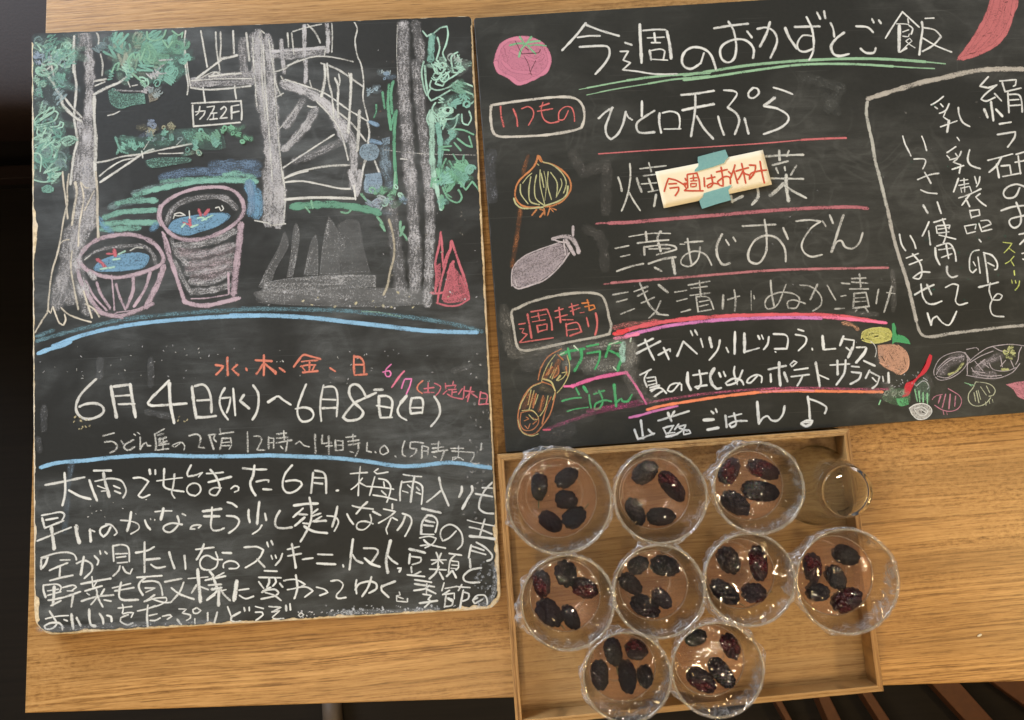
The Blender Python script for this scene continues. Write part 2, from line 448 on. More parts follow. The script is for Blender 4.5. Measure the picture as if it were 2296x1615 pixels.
scribble(c, 'L1', 240, 520, 200, 380, 16, 30, [GRN, MINT, (.42, .58, .66)], .5)
scribble(c, 'L1', 260, 1100, 170, 260, 10, 28, [GRN, MINT], .5)
c.build('chalk_drawing', left_board, 'green chalk foliage down the left edge')

c = Chalk()
scribble(c, 'L1', 800, 310, 160, 90, 9, 34, [(.3, .42, .48), TEALB], .55)
fill(c, 'L1', GRN, .30, '800 460 900 300 1100 200 1400 170 1500 350 1580 420 1500 480 1440 640 1200 660 1000 560 850 600')
scribble(c, 'L1', 1020, 380, 230, 190, 26, 36, [GRN, GRN, (.3, .45, .40), (.42, .5, .46)], .66)
scribble(c, 'L1', 1290, 330, 220, 160, 22, 40, [GRN, (.26, .5, .42)], .68)
scribble(c, 'L1', 900, 560, 140, 90, 8, 26, [MINT, GRN], .7)
scribble(c, 'L1', 1350, 560, 130, 100, 12, 30, [GRN], .66)
scribble(c, 'L1', 1500, 420, 90, 60, 6, 30, [GRN], .66)
scribble(c, 'L1', 1180, 640, 140, 100, 9, 24, [MINT, GRN, LAV], .6)
strokes(c, 'L1', 26, (.34, .60, .50), .85, '''1140 180 1150 240 1220 260 1290 230 1320 160;1380 170 1440 210 1480 180 1470 230;970 480 985 430 1010 380 1030 440 1060 380 1080 450 1120 340;
 980 520 960 440 1000 390;1150 310 1170 400 1150 450 1200 480 1210 430;1290 260 1340 330 1380 270;1000 570 1080 640 1130 690;810 560 840 490 880 470 860 540''')
fill(c, 'L1', GRN, .50, '770 740 830 710 900 760 1120 760 1130 860 1000 880 890 910 800 860')
fill(c, 'L1', (.42, .42, .38), .5, '1150 760 1240 740 1250 820 1160 850')
strokes(c, 'L1', 24, LAV, .55, '830 730 1000 740 1130 740;1260 450 1380 440;1240 540 1300 490;1180 580 1320 570')
scribble(c, 'L1', 1200, 740, 90, 60, 6, 22, [(.4, .5, .55), GRN], .6)
scribble(c, 'L1', 1140, 1100, 110, 70, 8, 24, [(.46, .48, .38), (.32, .42, .6)], .6)
scribble(c, 'L1', 1370, 1090, 90, 50, 6, 22, [(.46, .48, .38)], .6)
fill(c, 'L1', GRN, .28, '860 1180 900 1280 1000 1180 1150 1170 1400 1100 1700 1090 1850 1140 1890 1280 1740 1300 1400 1260 1100 1330 870 1330')
scribble(c, 'L1', 1000, 1230, 130, 70, 9, 30, [GRN], .66)
scribble(c, 'L1', 1300, 1180, 220, 60, 12, 30, [GRN, TEALB], .6)
scribble(c, 'L1', 1680, 1170, 210, 90, 17, 32, [GRN, (.26, .5, .42)], .68)
scribble(c, 'L1', 1950, 1120, 110, 60, 9, 24, [(.26, .55, .42)], .75)
scribble(c, 'L1', 2080, 1215, 50, 45, 4, 22, [(.26, .55, .42)], .8)
strokes(c, 'L1', 36, GRN, .75, '845 1180 870 1250 900 1310 960 1330;860 1330 880 1280')
fill(c, 'L1', GRN, .42, '1120 1400 1250 1370 1540 1370 1560 1410 1400 1440 1180 1470')
scribble(c, 'L1', 1600, 1320, 120, 60, 6, 22, [GRN, (.42, .56, .5)], .6)
c.build('chalk_drawing', left_board, 'green chalk leaf masses on the branches')

c = Chalk()
haze(c, 'L1', (.22, .34, .52), .50, 90, '1760 1440 1950 1430 2190 1440;1290 1560 1500 1510 1800 1500 2180 1520')
haze(c, 'L1', GRN, .62, 60, '1290 1600 1600 1580 1900 1570 2160 1600;1880 1530 2000 1520 2150 1560')
haze(c, 'L3', TEALB, .60, 70, '800 330 900 300 1100 260;1020 200 1300 130 1500 100')
haze(c, 'L3', GRN, .68, 56, '860 300 1000 270 1220 270;1030 220 1200 170 1500 110 1800 80 2170 90;740 430 900 380 1060 370 1220 360;720 500 900 480 1230 480;700 545 850 540 1060 530')
haze(c, 'L3', BLU, .5, 60, '690 450 720 500 800 560;1190 540 1230 500')
haze(c, 'L3', BLU, .62, 100, '2110 120 2140 250 2130 380;2180 200 2190 330 2180 400')
c.build('chalk_drawing', left_board, 'blue and green chalk bands behind the pots')

c = Chalk()
haze(c, 'L1', LAV, .54, 100, '560 185 585 350 595 520 600 700 590 900;590 900 570 1200 560 1400 550 1640')
haze(c, 'L1', LAV, .46, 90, '500 1030 520 1200 490 1400 470 1640;600 1100 610 1300 600 1640')
haze(c, 'L1', LAV, .42, 60, '510 190 520 260 500 330')
strokes(c, 'L1', 34, WH, .80, '''w46 640 790 640 1000 655 1200 650 1400;w46 645 1400 650 1640;450 220 445 400 455 560 470 700 455 900 450 1010 480 1200 450 1330 430 1480 415 1620;440 410 445 560;
 w38 180 575 240 640 290 740 340 800;w42 330 810 350 880 450 980 515 1020;w30 360 800 420 880 520 985;w28 230 410 240 520 260 620;w28 205 420 215 470;w20 130 540 180 540 220 510 200 480;w20 110 460 180 500;
 w30 640 645 750 625;w20 650 690 740 650;w36 640 770 750 710 870 660 960 600 1010 575;w26 700 390 720 480 715 590;w24 650 170 680 220 680 290;w18 770 970 830 955 880 930;
 w26 665 1415 760 1400 900 1360 1050 1340 1200 1310 1400 1270 1600 1230;w22 690 1545 780 1470 900 1400 1020 1375;w34 700 1600 850 1500 1000 1400 1100 1330 1200 1290;w18 1250 1330 1380 1330 1480 1325;w22 1090 1310 1100 1370;w16 1110 1290 1160 1210 1200 1130;w16 1420 1250 1480 1190;
 w20 170 1270 260 1350;w24 200 1200 260 1300;w18 960 650 980 700;w16 1000 690 1050 680''')
haze(c, 'L3', LAV, .46, 120, '590 0 600 200 590 400;510 200 500 450 470 700;620 300 610 500')
haze(c, 'L3', LAV, .42, 130, '560 500 500 700 440 900;420 560 380 800 330 1050 290 1250;470 850 520 1050 580 1300;380 900 420 1200')
strokes(c, 'L3', 24, (.72, .71, .66), .82, '''340 0 350 120 370 250 390 440;400 20 385 150 385 300 350 450 320 640 290 780 240 950 210 1200 200 1320 150 1400 80 1520;w34 460 100 475 200 450 350 430 500;510 100 540 250 500 500 490 700;
 w34 655 0 670 200 670 400 680 620;430 750 420 900 450 1100 490 1300;w16 310 690 350 650 400 640;250 1280 280 1360 310 1430 350 1450 370 1400 360 1350;330 1290 400 1350 530 1400 610 1420;540 1130 580 1260 620 1380;560 1250 640 1300 690 1370;
 w16 520 100 560 150 590 150;w20 205 1310 230 1340 240 1290;w18 640 180 600 260 550 360''')
c.build('chalk_drawing', left_board, 'white chalk tree trunk with bare branches')

c = Chalk()
strokes(c, 'L1', 24, WH, .95, '''1565 855 1750 845 2030 832;2028 830 2038 920 2035 1010;1572 875 1575 970 1582 1075;1582 1072 1800 1055 2020 1035;1670 700 1680 780 1690 850;1970 690 1975 750 1985 810''')
strokes(c, 'L1', 20, WH, .95, '''1600 935 1690 925 1680 960 1640 1005;1640 885 1630 940 1605 965;1710 890 1780 880 1760 930 1710 1010;1745 950 1800 945;1772 950 1768 1000;1735 1008 1805 1000;
 1840 910 1870 885 1892 905 1870 950 1830 998 1898 990;w26 1940 890 1942 1000;1940 882 2010 870;1940 945 2010 930''')
c.build('chalk_lettering', left_board, 'cafe 2F lettered in a small hanging sign')

c = Chalk()
haze(c, 'L2', LAV, .56, 110, '150 200 180 500 220 900 260 1300 290 1640')
haze(c, 'L2', LAV, .52, 90, '240 230 280 600 310 1000 330 1400 345 1640;110 220 140 600 170 900')
haze(c, 'L4', LAV, .56, 120, '240 0 250 200 250 465;350 0 355 250 345 480')
strokes(c, 'L2', 20, WH, .72, '100 230 110 500 140 880;200 300 220 700 260 1200 285 1600;290 300 310 700 345 1200 390 1620;250 240 300 560;180 260 190 640 220 1000;w14 130 660 125 780')
strokes(c, 'L4', 20, WH, .75, '385 0 400 120 408 230;120 460 250 485 270 505 410 490;410 260 400 400 395 490')
haze(c, 'L1', LAV, .46, 90, '2050 270 2050 420 2060 560')
haze(c, 'L1', LAV, .48, 66, '1570 640 1800 600 2130 580;1560 685 1800 665 2130 650')
strokes(c, 'L1', 24, WH, .82, '''1505 170 1490 350 1510 550 1530 690 1520 770;w18 1500 340 1530 560 1550 690;1650 170 1680 340 1710 510;1790 180 1800 350 1830 540;1835 180 1840 300 1830 440;w28 1955 170 1965 380;w30 2080 190 2110 450;w32 1610 620 1700 550 1780 490 1850 440;w38 1850 430 1920 420 1990 400;
 w28 1555 705 1700 725 1900 715 2120 690;w20 1560 640 1800 625 2130 620;w16 1660 610 1760 560 1830 560;w30 1730 600 1900 580 2030 570;1750 590 1800 560 1840 600''')
haze(c, 'L2', LAV, .62, 46, '290 365 500 350 780 330')
haze(c, 'L2', LAV, .46, 76, '290 400 450 405 760 370')
haze(c, 'L2', LAV, .62, 50, '370 260 380 400 400 560;590 110 590 250 590 400;800 90 815 220 810 360;600 450 605 550 600 650')
strokes(c, 'L2', 22, WH, .72, '''430 190 440 320;470 190 490 390;w24 620 110 690 180 740 280;480 175 600 140 750 105;850 90 855 230 850 370;290 560 400 530 480 480 650 420 780 410 920 430 1050 460;w30 430 500 530 450;
 1060 80 1090 150 1070 260 1090 400 1130 500 1150 650 1145 800 1165 900 1195 1020;640 640 650 680 660 710;w16 780 400 790 330;160 230 180 165 210 190;w24 310 600 330 700 370 780;w30 370 600 400 650;390 760 340 790''')
c.build('chalk_drawing', left_board, 'white chalk post and balcony of the stairway')

c = Chalk()
haze(c, 'L2', LAV, .62, 100, '400 670 600 740 780 850 900 1010 970 1180')
haze(c, 'L2', LAV, .52, 80, '960 1040 1040 1200 1060 1400 1050 1640')
strokes(c, 'L2', 24, WH, .80, '''410 630 600 690 800 770 1000 910 1200 1030;w28 750 475 900 530 1050 630 1150 700;700 830 850 990 940 1150 1005 1390;w26 920 945 1000 1010 1060 1070 1170 1210;
 w40 780 490 785 620 750 790;w28 805 480 820 650 850 780 870 1000;w34 880 620 910 700 905 850 910 985;w24 915 580 925 640 915 690;w38 1030 580 1030 700 1020 900 1005 1130;w46 1110 930 1105 1100 1090 1300;w32 1190 1040 1205 1130 1190 1250;
 w34 1170 1380 1140 1500 1115 1640;w28 1255 1400 1300 1510;w18 345 1105 430 1010 520 880;w14 370 1300 500 1170 600 1020;w24 390 1465 500 1390 700 1260 870 1150;w30 400 1565 550 1500 800 1450 1010 1440;w20 620 880 660 890 700 890;w16 1010 570 1030 640''')
haze(c, 'L2', LAV, .46, 80, '570 830 490 960 420 1060')
haze(c, 'L2', LAV, .58, 86, '690 920 620 1050 520 1170 410 1280')
haze(c, 'L2', LAV, .36, 76, '500 1400 700 1330 930 1220')
haze(c, 'L4', LAV, .60, 56, '1020 0 1060 120 1085 210;1110 0 1110 100 1090 200')
strokes(c, 'L4', 26, WH, .92, 'w26 400 98 500 88 600 90 800 130 920 155 1020 160;w38 405 262 560 248 750 242 1070 252;w28 400 60 500 20 620 -10;w24 1060 130 1075 260')
c.build('chalk_drawing', left_board, 'white chalk spiral stair with railing')

c = Chalk()
haze(c, 'L2', LAV, .42, 120, '1525 90 1530 400 1530 700 1560 1100 1590 1640')
haze(c, 'L2', LAV, .36, 100, '1640 100 1670 260 1690 430;1640 480 1690 900 1730 1300 1760 1640')
strokes(c, 'L2', 10, WH, .6, '1470 110 1465 400 1480 700;1690 440 1720 330;1340 1290 1500 1315 1800 1335 2230 1345;w20 1500 1380 1560 1385;w16 1340 1300 1400 1300')
haze(c, 'L4', LAV, .40, 120, '1600 0 1620 400 1640 800 1640 1100')
haze(c, 'L4', LAV, .44, 95, '1760 0 1780 400 1775 800 1755 1240')
haze(c, 'L4', LAV, .30, 120, '1410 300 1450 650 1480 900 1500 1110')
SH = (.64, .68, .74)
fill(c, 'L4', SH, .32, '410 560 440 700 330 900 250 1090 150 1090 230 920 340 720 390 580')
fill(c, 'L4', SH, .34, '510 480 545 560 530 750 480 1000 420 1000 460 780 480 560')
fill(c, 'L4', SH, .32, '700 590 720 700 720 980 580 980 620 780 660 640')
fill(c, 'L4', SH, .32, '820 420 880 500 920 620 935 980 730 980 760 700 790 520')
fill(c, 'L4', SH, .24, '900 500 1000 450 1110 480 1150 700 1220 960 940 970 920 700')
fill(c, 'L4', SH, .42, '200 1050 400 1010 700 985 1000 970 1270 975 1270 1090 900 1110 500 1130 180 1140')
fill(c, 'L4', SH, .30, '120 1130 600 1120 1250 1100 1700 1120 1770 1250 1300 1280 700 1270 300 1250 120 1180')
haze(c, 'L4', SH, .22, 140, '200 1180 700 1170 1200 1160 1700 1180')
strokes(c, 'L4', 30, (.55, .53, .45), .8, '1390 450 1430 600 1440 780 1400 950 1375 1080 1340 1160')
c.build('chalk_drawing', left_board, 'faint grey chalk pillars and ground shading')

c = Chalk()
haze(c, 'L2', GRN, .66, 70, '1800 220 1790 320 1785 440')
strokes(c, 'L2', 24, MINT, .85, '''1820 185 1880 140 1940 125 1950 200 1930 300 1900 380 1930 450;1710 170 1750 220 1790 200;1850 230 1870 330 1840 440;1720 460 1700 560 1720 700 1750 780;w30 1730 500 1740 640 1760 770;
 1810 500 1840 570 1900 560 1930 480;2040 370 1980 420 2000 560 2050 560 2070 480 2040 400;1790 640 1780 700 1850 730 1960 700 2040 640;1850 620 1830 670 1900 690 1930 630 1880 600;1780 720 1760 780 1790 830 1870 790 1970 730;
 1830 850 1800 910 1850 970 1920 960 1920 870;1870 930 1880 980 1950 970 1980 900;1930 640 2000 600 2090 540;2100 660 2150 680 2200 700;2190 770 2200 830 2130 880;2110 740 2180 770;2080 960 2090 1040 2140 1060 2170 1000 2150 930;
 1780 920 1750 1000 1770 1060;1860 1060 1920 1010 2000 1000 2050 960;2040 970 2020 1060 1960 1130;1930 1020 1900 1100''')
scribble(c, 'L2', 2060, 790, 100, 150, 14, 34, [GRN, (.26, .5, .42)], .7)
scribble(c, 'L2', 2040, 480, 110, 100, 8, 26, [MINT, (.5, .62, .62)], .6)
scribble(c, 'L2', 1880, 560, 110, 150, 9, 20, [MINT], .8)
scribble(c, 'L2', 1880, 880, 120, 160, 9, 20, [MINT], .8)
scribble(c, 'L2', 1940, 1060, 100, 110, 7, 26, [MINT, GRN], .7)
haze(c, 'L2', MINT, .66, 60, '1790 950 1800 1150 1800 1350 1825 1640')
haze(c, 'L2', GRN, .62, 56, '1850 1060 1880 1250 1870 1450;1940 1230 2000 1160')
strokes(c, 'L2', 26, (.26, .55, .42), .82, '''2020 1100 2100 1110 2190 1150;2040 1190 2120 1250 2180 1270 2150 1170;1860 1270 1980 1260;1890 1290 1960 1300;2000 1340 2040 1400 2090 1400 2100 1350;
 1930 1380 1890 1470;2010 1230 2070 1300;1960 1400 2020 1480 2090 1470''')
scribble(c, 'L2', 2020, 1530, 170, 110, 22, 34, [(.26, .55, .42), GRN], .74)
haze(c, 'L4', MINT, .75, 44, '1820 0 1840 120 1860 240 1885 350')
scribble(c, 'L4', 1980, 60, 160, 90, 16, 30, [(.26, .55, .42), GRN], .75)
strokes(c, 'L4', 28, (.26, .55, .42), .85, '1900 150 1950 250 2040 290 2080 240 2050 170;2060 100 2120 170 2180 90 2250 180;1920 200 1980 240;w50 1890 230 1900 340;1800 60 1790 140')
scribble(c, 'L4', 1900, 290, 50, 60, 4, 24, [GRN], .8)
c.build('chalk_drawing', left_board, 'mint chalk creeper at the right edge')

c = Chalk()
scribble(c, 'L2', 1370, 590, 90, 50, 9, 20, [(.32, .46, .62), (.45, .58, .66)], .62)
scribble(c, 'L2', 1230, 720, 75, 45, 7, 20, [(.45, .60, .72)], .65)
fill(c, 'L2', (.36, .50, .64), .66, '1210 1235 1270 1250 1300 1310 1270 1380 1200 1400 1130 1370 1110 1310 1140 1250')
fill(c, 'L2', (.36, .50, .64), .55, '1320 1190 1400 1170 1400 1240 1340 1250')
haze(c, 'L2', (.30, .46, .66), .6, 50, '1210 1030 1280 1060;1220 1210 1310 1230')
haze(c, 'L2', (.36, .50, .64), .42, 100, '1350 1290 1360 1450 1400 1620')
fill(c, 'L2', (.40, .55, .70), .66, '1170 1530 1300 1510 1330 1600 1290 1700 1170 1700 1150 1620')
strokes(c, 'L2', 40, (.20, .50, .36), .85, '1390 680 1380 850 1390 950 1410 1100;1430 650 1410 760 1420 950;w30 1330 750 1340 840 1350 900;w44 1460 930 1440 1150 1445 1400 1460 1620;w26 1270 870 1270 930 1250 990;w26 1440 960 1410 1080')
strokes(c, 'L4', 34, (.30, .58, .45), .8, '1450 0 1440 160;1130 210 1170 260 1220 290;1280 425 1320 480 1350 550;1310 500 1350 555;1500 470 1500 560 1540 600 1560 640;1530 520 1500 600')
fill(c, 'L4', (.36, .50, .66), .55, '1160 20 1320 0 1330 110 1180 130')
scribble(c, 'L4', 1300, 170, 90, 50, 7, 26, [(.30, .58, .45)], .7)
scribble(c, 'L4', 1310, 300, 110, 100, 14, 24, [(.40, .50, .62), (.5, .6, .66), (.42, .45, .55)], .6)
scribble(c, 'L4', 1430, 230, 80, 120, 9, 24, [MINT, (.30, .58, .45)], .6)
scribble(c, 'L4', 1545, 260, 40, 60, 4, 20, [(.36, .50, .66)], .6)
haze(c, 'L4', (.20, .45, .36), .78, 72, '480 330 650 315 850 310 1050 330 1200 360 1290 385')
strokes(c, 'L4', 30, (.30, .58, .45), .8, '655 275 670 340;940 380 1000 390 1030 360;600 330 640 380')
haze(c, 'L4', (.30, .44, .62), .5, 70, '60 100 90 250 80 380')
c.build('chalk_drawing', left_board, 'chalk vines and blue hydrangeas by the stair foot')

c = Chalk()
strokes(c, 'L4', 30, PNK, .9, '''1880 570 1875 640 1860 720 1830 860 1840 1000 1830 1130;1885 600 1895 720 1900 850 1912 915;w40 1982 655 1975 720 1940 800 1915 860;1960 760 1920 900 1880 1050 1850 1230;w32 1985 660 2020 760 2060 880 2110 1020 2150 1200;
 1790 1145 1850 1150 1910 1140;w26 1845 1240 1950 1268 2060 1258 2150 1200;1980 870 1945 1000 1900 1200;2000 880 2010 1000 2015 1130;w40 2000 850 1950 960''')
fill(c, 'L4', PNK, .55, '1835 880 1880 860 1880 1000 1850 1100 1825 1080')
fill(c, 'L4', PNK, .62, '1900 1180 1980 880 2050 950 2140 1180 2080 1230 1920 1240')
haze(c, 'L4', PNK, .6, 50, '1920 1200 2030 1180 2120 1150;2070 1000 2120 1120')
c.build('chalk_drawing', left_board, 'two red chalk traffic cones')

c = Chalk()
haze(c, 'L3', LAV, .36, 60, '1330 480 1370 370 1480 280 1700 235 1880 250 1980 340')
fill(c, 'L3', BLU, .66, '1330 545 1400 450 1600 405 1800 385 1915 395 1920 440 1800 520 1640 570 1500 605')
haze(c, 'L3', LAV, .46, 66, '1420 690 1600 690 1800 640 1970 560;1480 800 1700 770 1960 690;1500 870 1700 860 1950 790;1520 960 1750 930 1940 870;1560 1040 1750 1040 1910 960;1570 1130 1750 1120 1910 1070')
haze(c, 'L3', (.62, .56, .64), .36, 110, '1450 760 1700 780 1930 720;1550 900 1900 850;1600 1000 1900 940')
haze(c, 'L3', LAV, .42, 50, '1370 640 1430 780 1520 870;1400 850 1500 1050 1560 1150')
strokes(c, 'L3', 50, POT, .82, '''1255 390 1290 310 1380 240 1500 185 1650 150 1850 145 1970 185 2040 270 2055 370 2010 450 1930 520 1800 590 1650 635 1500 640 1380 595 1290 500 1255 400;
 w36 1260 320 1245 420 1270 500;w56 1300 600 1330 730 1380 880 1430 1030 1490 1210;w74 2030 500 2010 700 1985 900 1960 1150;w54 1490 1225 1580 1255 1700 1265 1850 1235 2010 1195;w20 1560 1200 1700 1195 1830 1175 1910 1160;w26 1285 570 1330 650 1360 760;w30 1910 960 1915 1150''')
strokes(c, 'L3', 44, PNK, .9, '1630 360 1650 410;1720 360 1690 400;1545 450 1550 505;w26 1485 480 1560 505')
strokes(c, 'L3', 26, MINT, .9, '1620 440 1660 430 1700 450;1660 460 1700 440;1560 520 1620 500;1470 520 1500 490;w22 1700 440 1760 410')
strokes(c, 'L3', 18, WH, .95, '1390 440 1400 410 1440 415 1490 410;1400 400 1450 385 1500 410;1790 340 1820 330 1840 370 1865 350 1850 320;1540 370 1545 440')
c.build('chalk_drawing', left_board, 'tall lilac chalk flower pot')

c = Chalk()
haze(c, 'L3', LAV, .40, 40, '560 820 640 760 760 720 950 700 1100 700 1190 770 1225 880')
fill(c, 'L3', BLU, .68, '635 900 680 850 760 810 900 775 1050 760 1150 785 1160 830 1110 905 1000 930 850 945 650 940')
strokes(c, 'L3', 54, POT, .80, '''490 830 540 740 650 650 800 605 960 590 1100 620 1220 690 1285 780 1290 850 1220 905 1050 965 850 1000 680 975 560 920 490 830;
 w56 480 880 500 1000 560 1130 640 1250 700 1320;w30 560 1030 640 1180 760 1310;w70 1295 900 1250 1040 1190 1160 1140 1270;w40 665 1050 700 1150 790 1290;w22 805 980 820 1150 832 1310;w34 845 1060 880 1180 935 1300;w46 1010 1000 1005 1130 950 1280;w42 1170 950 1120 1110 1020 1270;w54 650 1310 780 1355 900 1360 1050 1310 1190 1250;w50 840 1350 900 1380;w16 850 1330 1000 1310 1150 1270''')
strokes(c, 'L3', 46, PNK, .9, '670 830 710 860 745 905;830 740 840 790;w24 760 775 820 775')
strokes(c, 'L3', 26, MINT, .9, '700 920 760 910;780 910 830 900;820 830 880 820;870 780 930 750')
strokes(c, 'L3', 18, WH, .7, '980 745 1040 715 1100 720;550 830 600 790')
haze(c, 'L3', LAV, .55, 56, '600 960 640 1000')
c.build('chalk_drawing', left_board, 'squat lilac chalk flower pot')

c = Chalk()
haze(c, 'L3', (.20, .36, .46), .52, 46, '100 1600 300 1540 500 1490 900 1400 1400 1345 1900 1310 2296 1295;100 1555 250 1500')
haze(c, 'L4', (.20, .36, .46), .50, 50, '0 1295 500 1300 900 1310 1300 1345 1700 1390 2000 1440 2270 1510')
strokes(c, 'L3', 52, SKY, .92, '250 1650 400 1590 550 1540 750 1490 1000 1445 1300 1410 1600 1385 1900 1368 2200 1360', .05)
strokes(c, 'L4', 56, SKY, .92, '-110 1360 200 1358 400 1365 700 1385 1000 1420 1400 1465 1700 1500 2000 1515 2220 1518', .05)
strokes(c, 'T1', 52, SKY, .92, '62 85 150 50 250 20 360 -22')
strokes(c, 'L4', 18, (.3, .5, .45), .6, '1130 1320 1300 1330 1500 1370')
c.build('chalk_line', left_board, 'upper blue chalk arc')
c = Chalk()
strokes(c, 'T1', 50, SKY, .90, '85 1165 200 1130 330 1112 500 1100 800 1068 1150 1050 1600 1060 2000 1058 2260 1050', .05)
strokes(c, 'T2', 52, SKY, .90, '-30 1050 300 1062 600 1075 900 1105 1200 1150 1400 1150 1600 1128 1760 1122 2000 1155 2130 1172', .06)
haze(c, 'T3', (.26, .36, .48), .28, 70, '480 60 450 300 420 600 400 900')
c.build('chalk_line', left_board, 'lower blue chalk arc')

c = Chalk()
strokes(c, 'T1', 30, SAL, .95, '''1740 195 1810 205 1790 240 1745 285;1850 125 1850 205 1855 290;1940 195 1895 235 1955 290;2028 230 2034 244;2120 150 2270 158;2195 105 2197 200 2195 290;2185 190 2155 240 2125 280;2205 185 2250 220 2310 262''')
strokes(c, 'T2', 28, SAL, .95, '''0 215 65 278;100 225 148 258;235 210 280 150 325 100 400 115 485 138;w22 310 163 380 155 460 152;w22 300 208 370 195 440 195;385 160 380 255;w20 310 210 340 248;w20 430 205 410 245;320 266 460 252;580 225 625 255;
 805 110 803 200 808 292 925 283;805 118 860 122 895 170 900 265;w22 812 192 895 192''')
c.build('chalk_lettering', left_board, 'salmon weekday characters')
c = Chalk()
strokes(c, 'T2', 21, (.78, .28, .58), .95, '1155 190 1110 235 1100 275 1115 305 1140 305 1155 275 1140 250 1080 262;1285 330 1268 370 1255 415;1290 328 1350 326 1335 390 1318 430 1300 470')
strokes(c, 'T2', 26, (.78, .27, .42), .95, '1278 255 1230 310 1165 405')
strokes(c, 'T2', 22, SAL, .9, '1455 345 1412 385 1405 430 1450 465')
strokes(c, 'T2', 19, PNK, .9, '''1470 420 1560 408;1508 365 1505 450;1465 455 1560 455;1570 370 1625 400 1610 450 1578 485;1668 370 1675 420;1650 470 1685 440;1670 395 1770 385 1760 410;1745 350 1740 385;1700 430 1770 425;1735 430 1732 480;1740 455 1775 450;1690 470 1740 500 1830 518;
 1830 420 1795 470;1850 400 1840 510;1860 440 1940 450;1912 405 1880 540;1905 455 1865 500;1905 455 1970 500;2005 450 1985 570 2090 562;2010 458 2065 478 2055 565;1995 512 2058 515''')
c.build('chalk_lettering', left_board, 'small pink closing-day note')

c = Chalk()
strokes(c, 'T1', 34, WH, .97, '''605 330 500 430 440 510 415 600 440 665 500 705 580 700 655 665 680 620 650 575 580 557 500 567 450 590;w40 748 400 770 530 800 690;770 400 850 390 930 380;w40 930 380 950 520 980 685;w26 790 490 930 480;w26 820 567 970 562;
 1295 345 1210 430 1130 510 1098 555 1130 580 1300 572 1460 560;w42 1300 370 1310 560 1345 740;w42 1515 405 1530 540 1555 695;w32 1560 690 1640 690 1740 678;1545 395 1620 380 1670 430 1695 520 1700 640;w28 1565 532 1680 525;
 w30 1825 415 1785 490 1778 560 1805 640 1855 710;w28 1905 420 1915 540 1925 670;w26 1800 510 1880 500 1870 570 1845 645;w34 2005 480 1970 535 2055 605;w32 2095 390 2140 460 2145 560 2125 650 2090 710;w28 2240 550 2296 515''')
strokes(c, 'T2', 28, WH, .97, '''-10 545 50 505 90 492 140 530 205 570;w32 350 380 310 480 275 580 270 660 300 720 345 732 400 710 422 665 395 615 330 597 255 610;515 390 490 520 485 620 495 725;525 405 600 400 635 430 650 520 640 680;w24 505 520 630 525;w30 505 605 640 600;
 w34 1010 460 935 495 870 525 810 555 750 620 700 690 750 722 850 705 892 650 860 600 800 545 760 470 765 405 805 378 850 390 890 440 920 500;w40 1000 430 1070 428;w34 1040 490 1042 600 1055 690;w24 1055 695 1165 690;w30 1050 490 1120 490 1165 530 1165 600 1150 680;w24 1020 580 1150 600;
 w44 1300 490 1250 550;w30 1250 550 1218 620 1240 680 1300 715;w30 1350 510 1335 600 1345 655;w28 1350 655 1440 645;w30 1360 510 1440 508 1460 560 1450 650;w22 1350 600 1450 600;w30 1565 495 1605 560 1620 640 1590 710 1535 775''')
c.build('chalk_lettering', left_board, 'large white opening dates')

c = Chalk()
strokes(c, 'T1', 26, WH, .62, '''675 865 775 840;690 925 760 920 805 955 790 1000 740 1025;845 915 870 950;960 905 880 950 875 985 920 1000 970 970;w18 965 850 980 860;w18 1000 835 1020 850;1025 880 1025 995;1025 990 1050 950 1080 930 1095 960 1120 960;
 w28 1160 850 1175 930 1170 1000;w20 1165 850 1250 800;w24 1190 860 1245 845;w24 1200 900 1270 880;1210 890 1205 940 1280 915;1240 900 1240 990;w24 1200 955 1300 940;w26 1190 1000 1290 988;
 w20 1400 935 1350 975 1325 960 1370 935 1420 930 1445 960 1440 1000;1490 865 1560 850 1595 880 1590 930 1575 975 1630 980;w28 1680 860 1700 930 1720 990;w22 1670 860 1740 850 1720 890 1745 920;w22 1780 800 1790 850;w24 1770 850 1910 830;1800 890 1790 960 1780 990;w22 1800 890 1880 885 1890 950 1870 990;w20 1800 930 1870 925;w20 1790 960 1870 958;
 2040 835 2042 920 2045 1015;w22 2100 870 2150 870 2175 900 2150 960 2130 1000 2205 1000;w26 2240 880 2242 985;w20 2245 885 2290 890 2288 985;w20 2245 930 2285 930''')
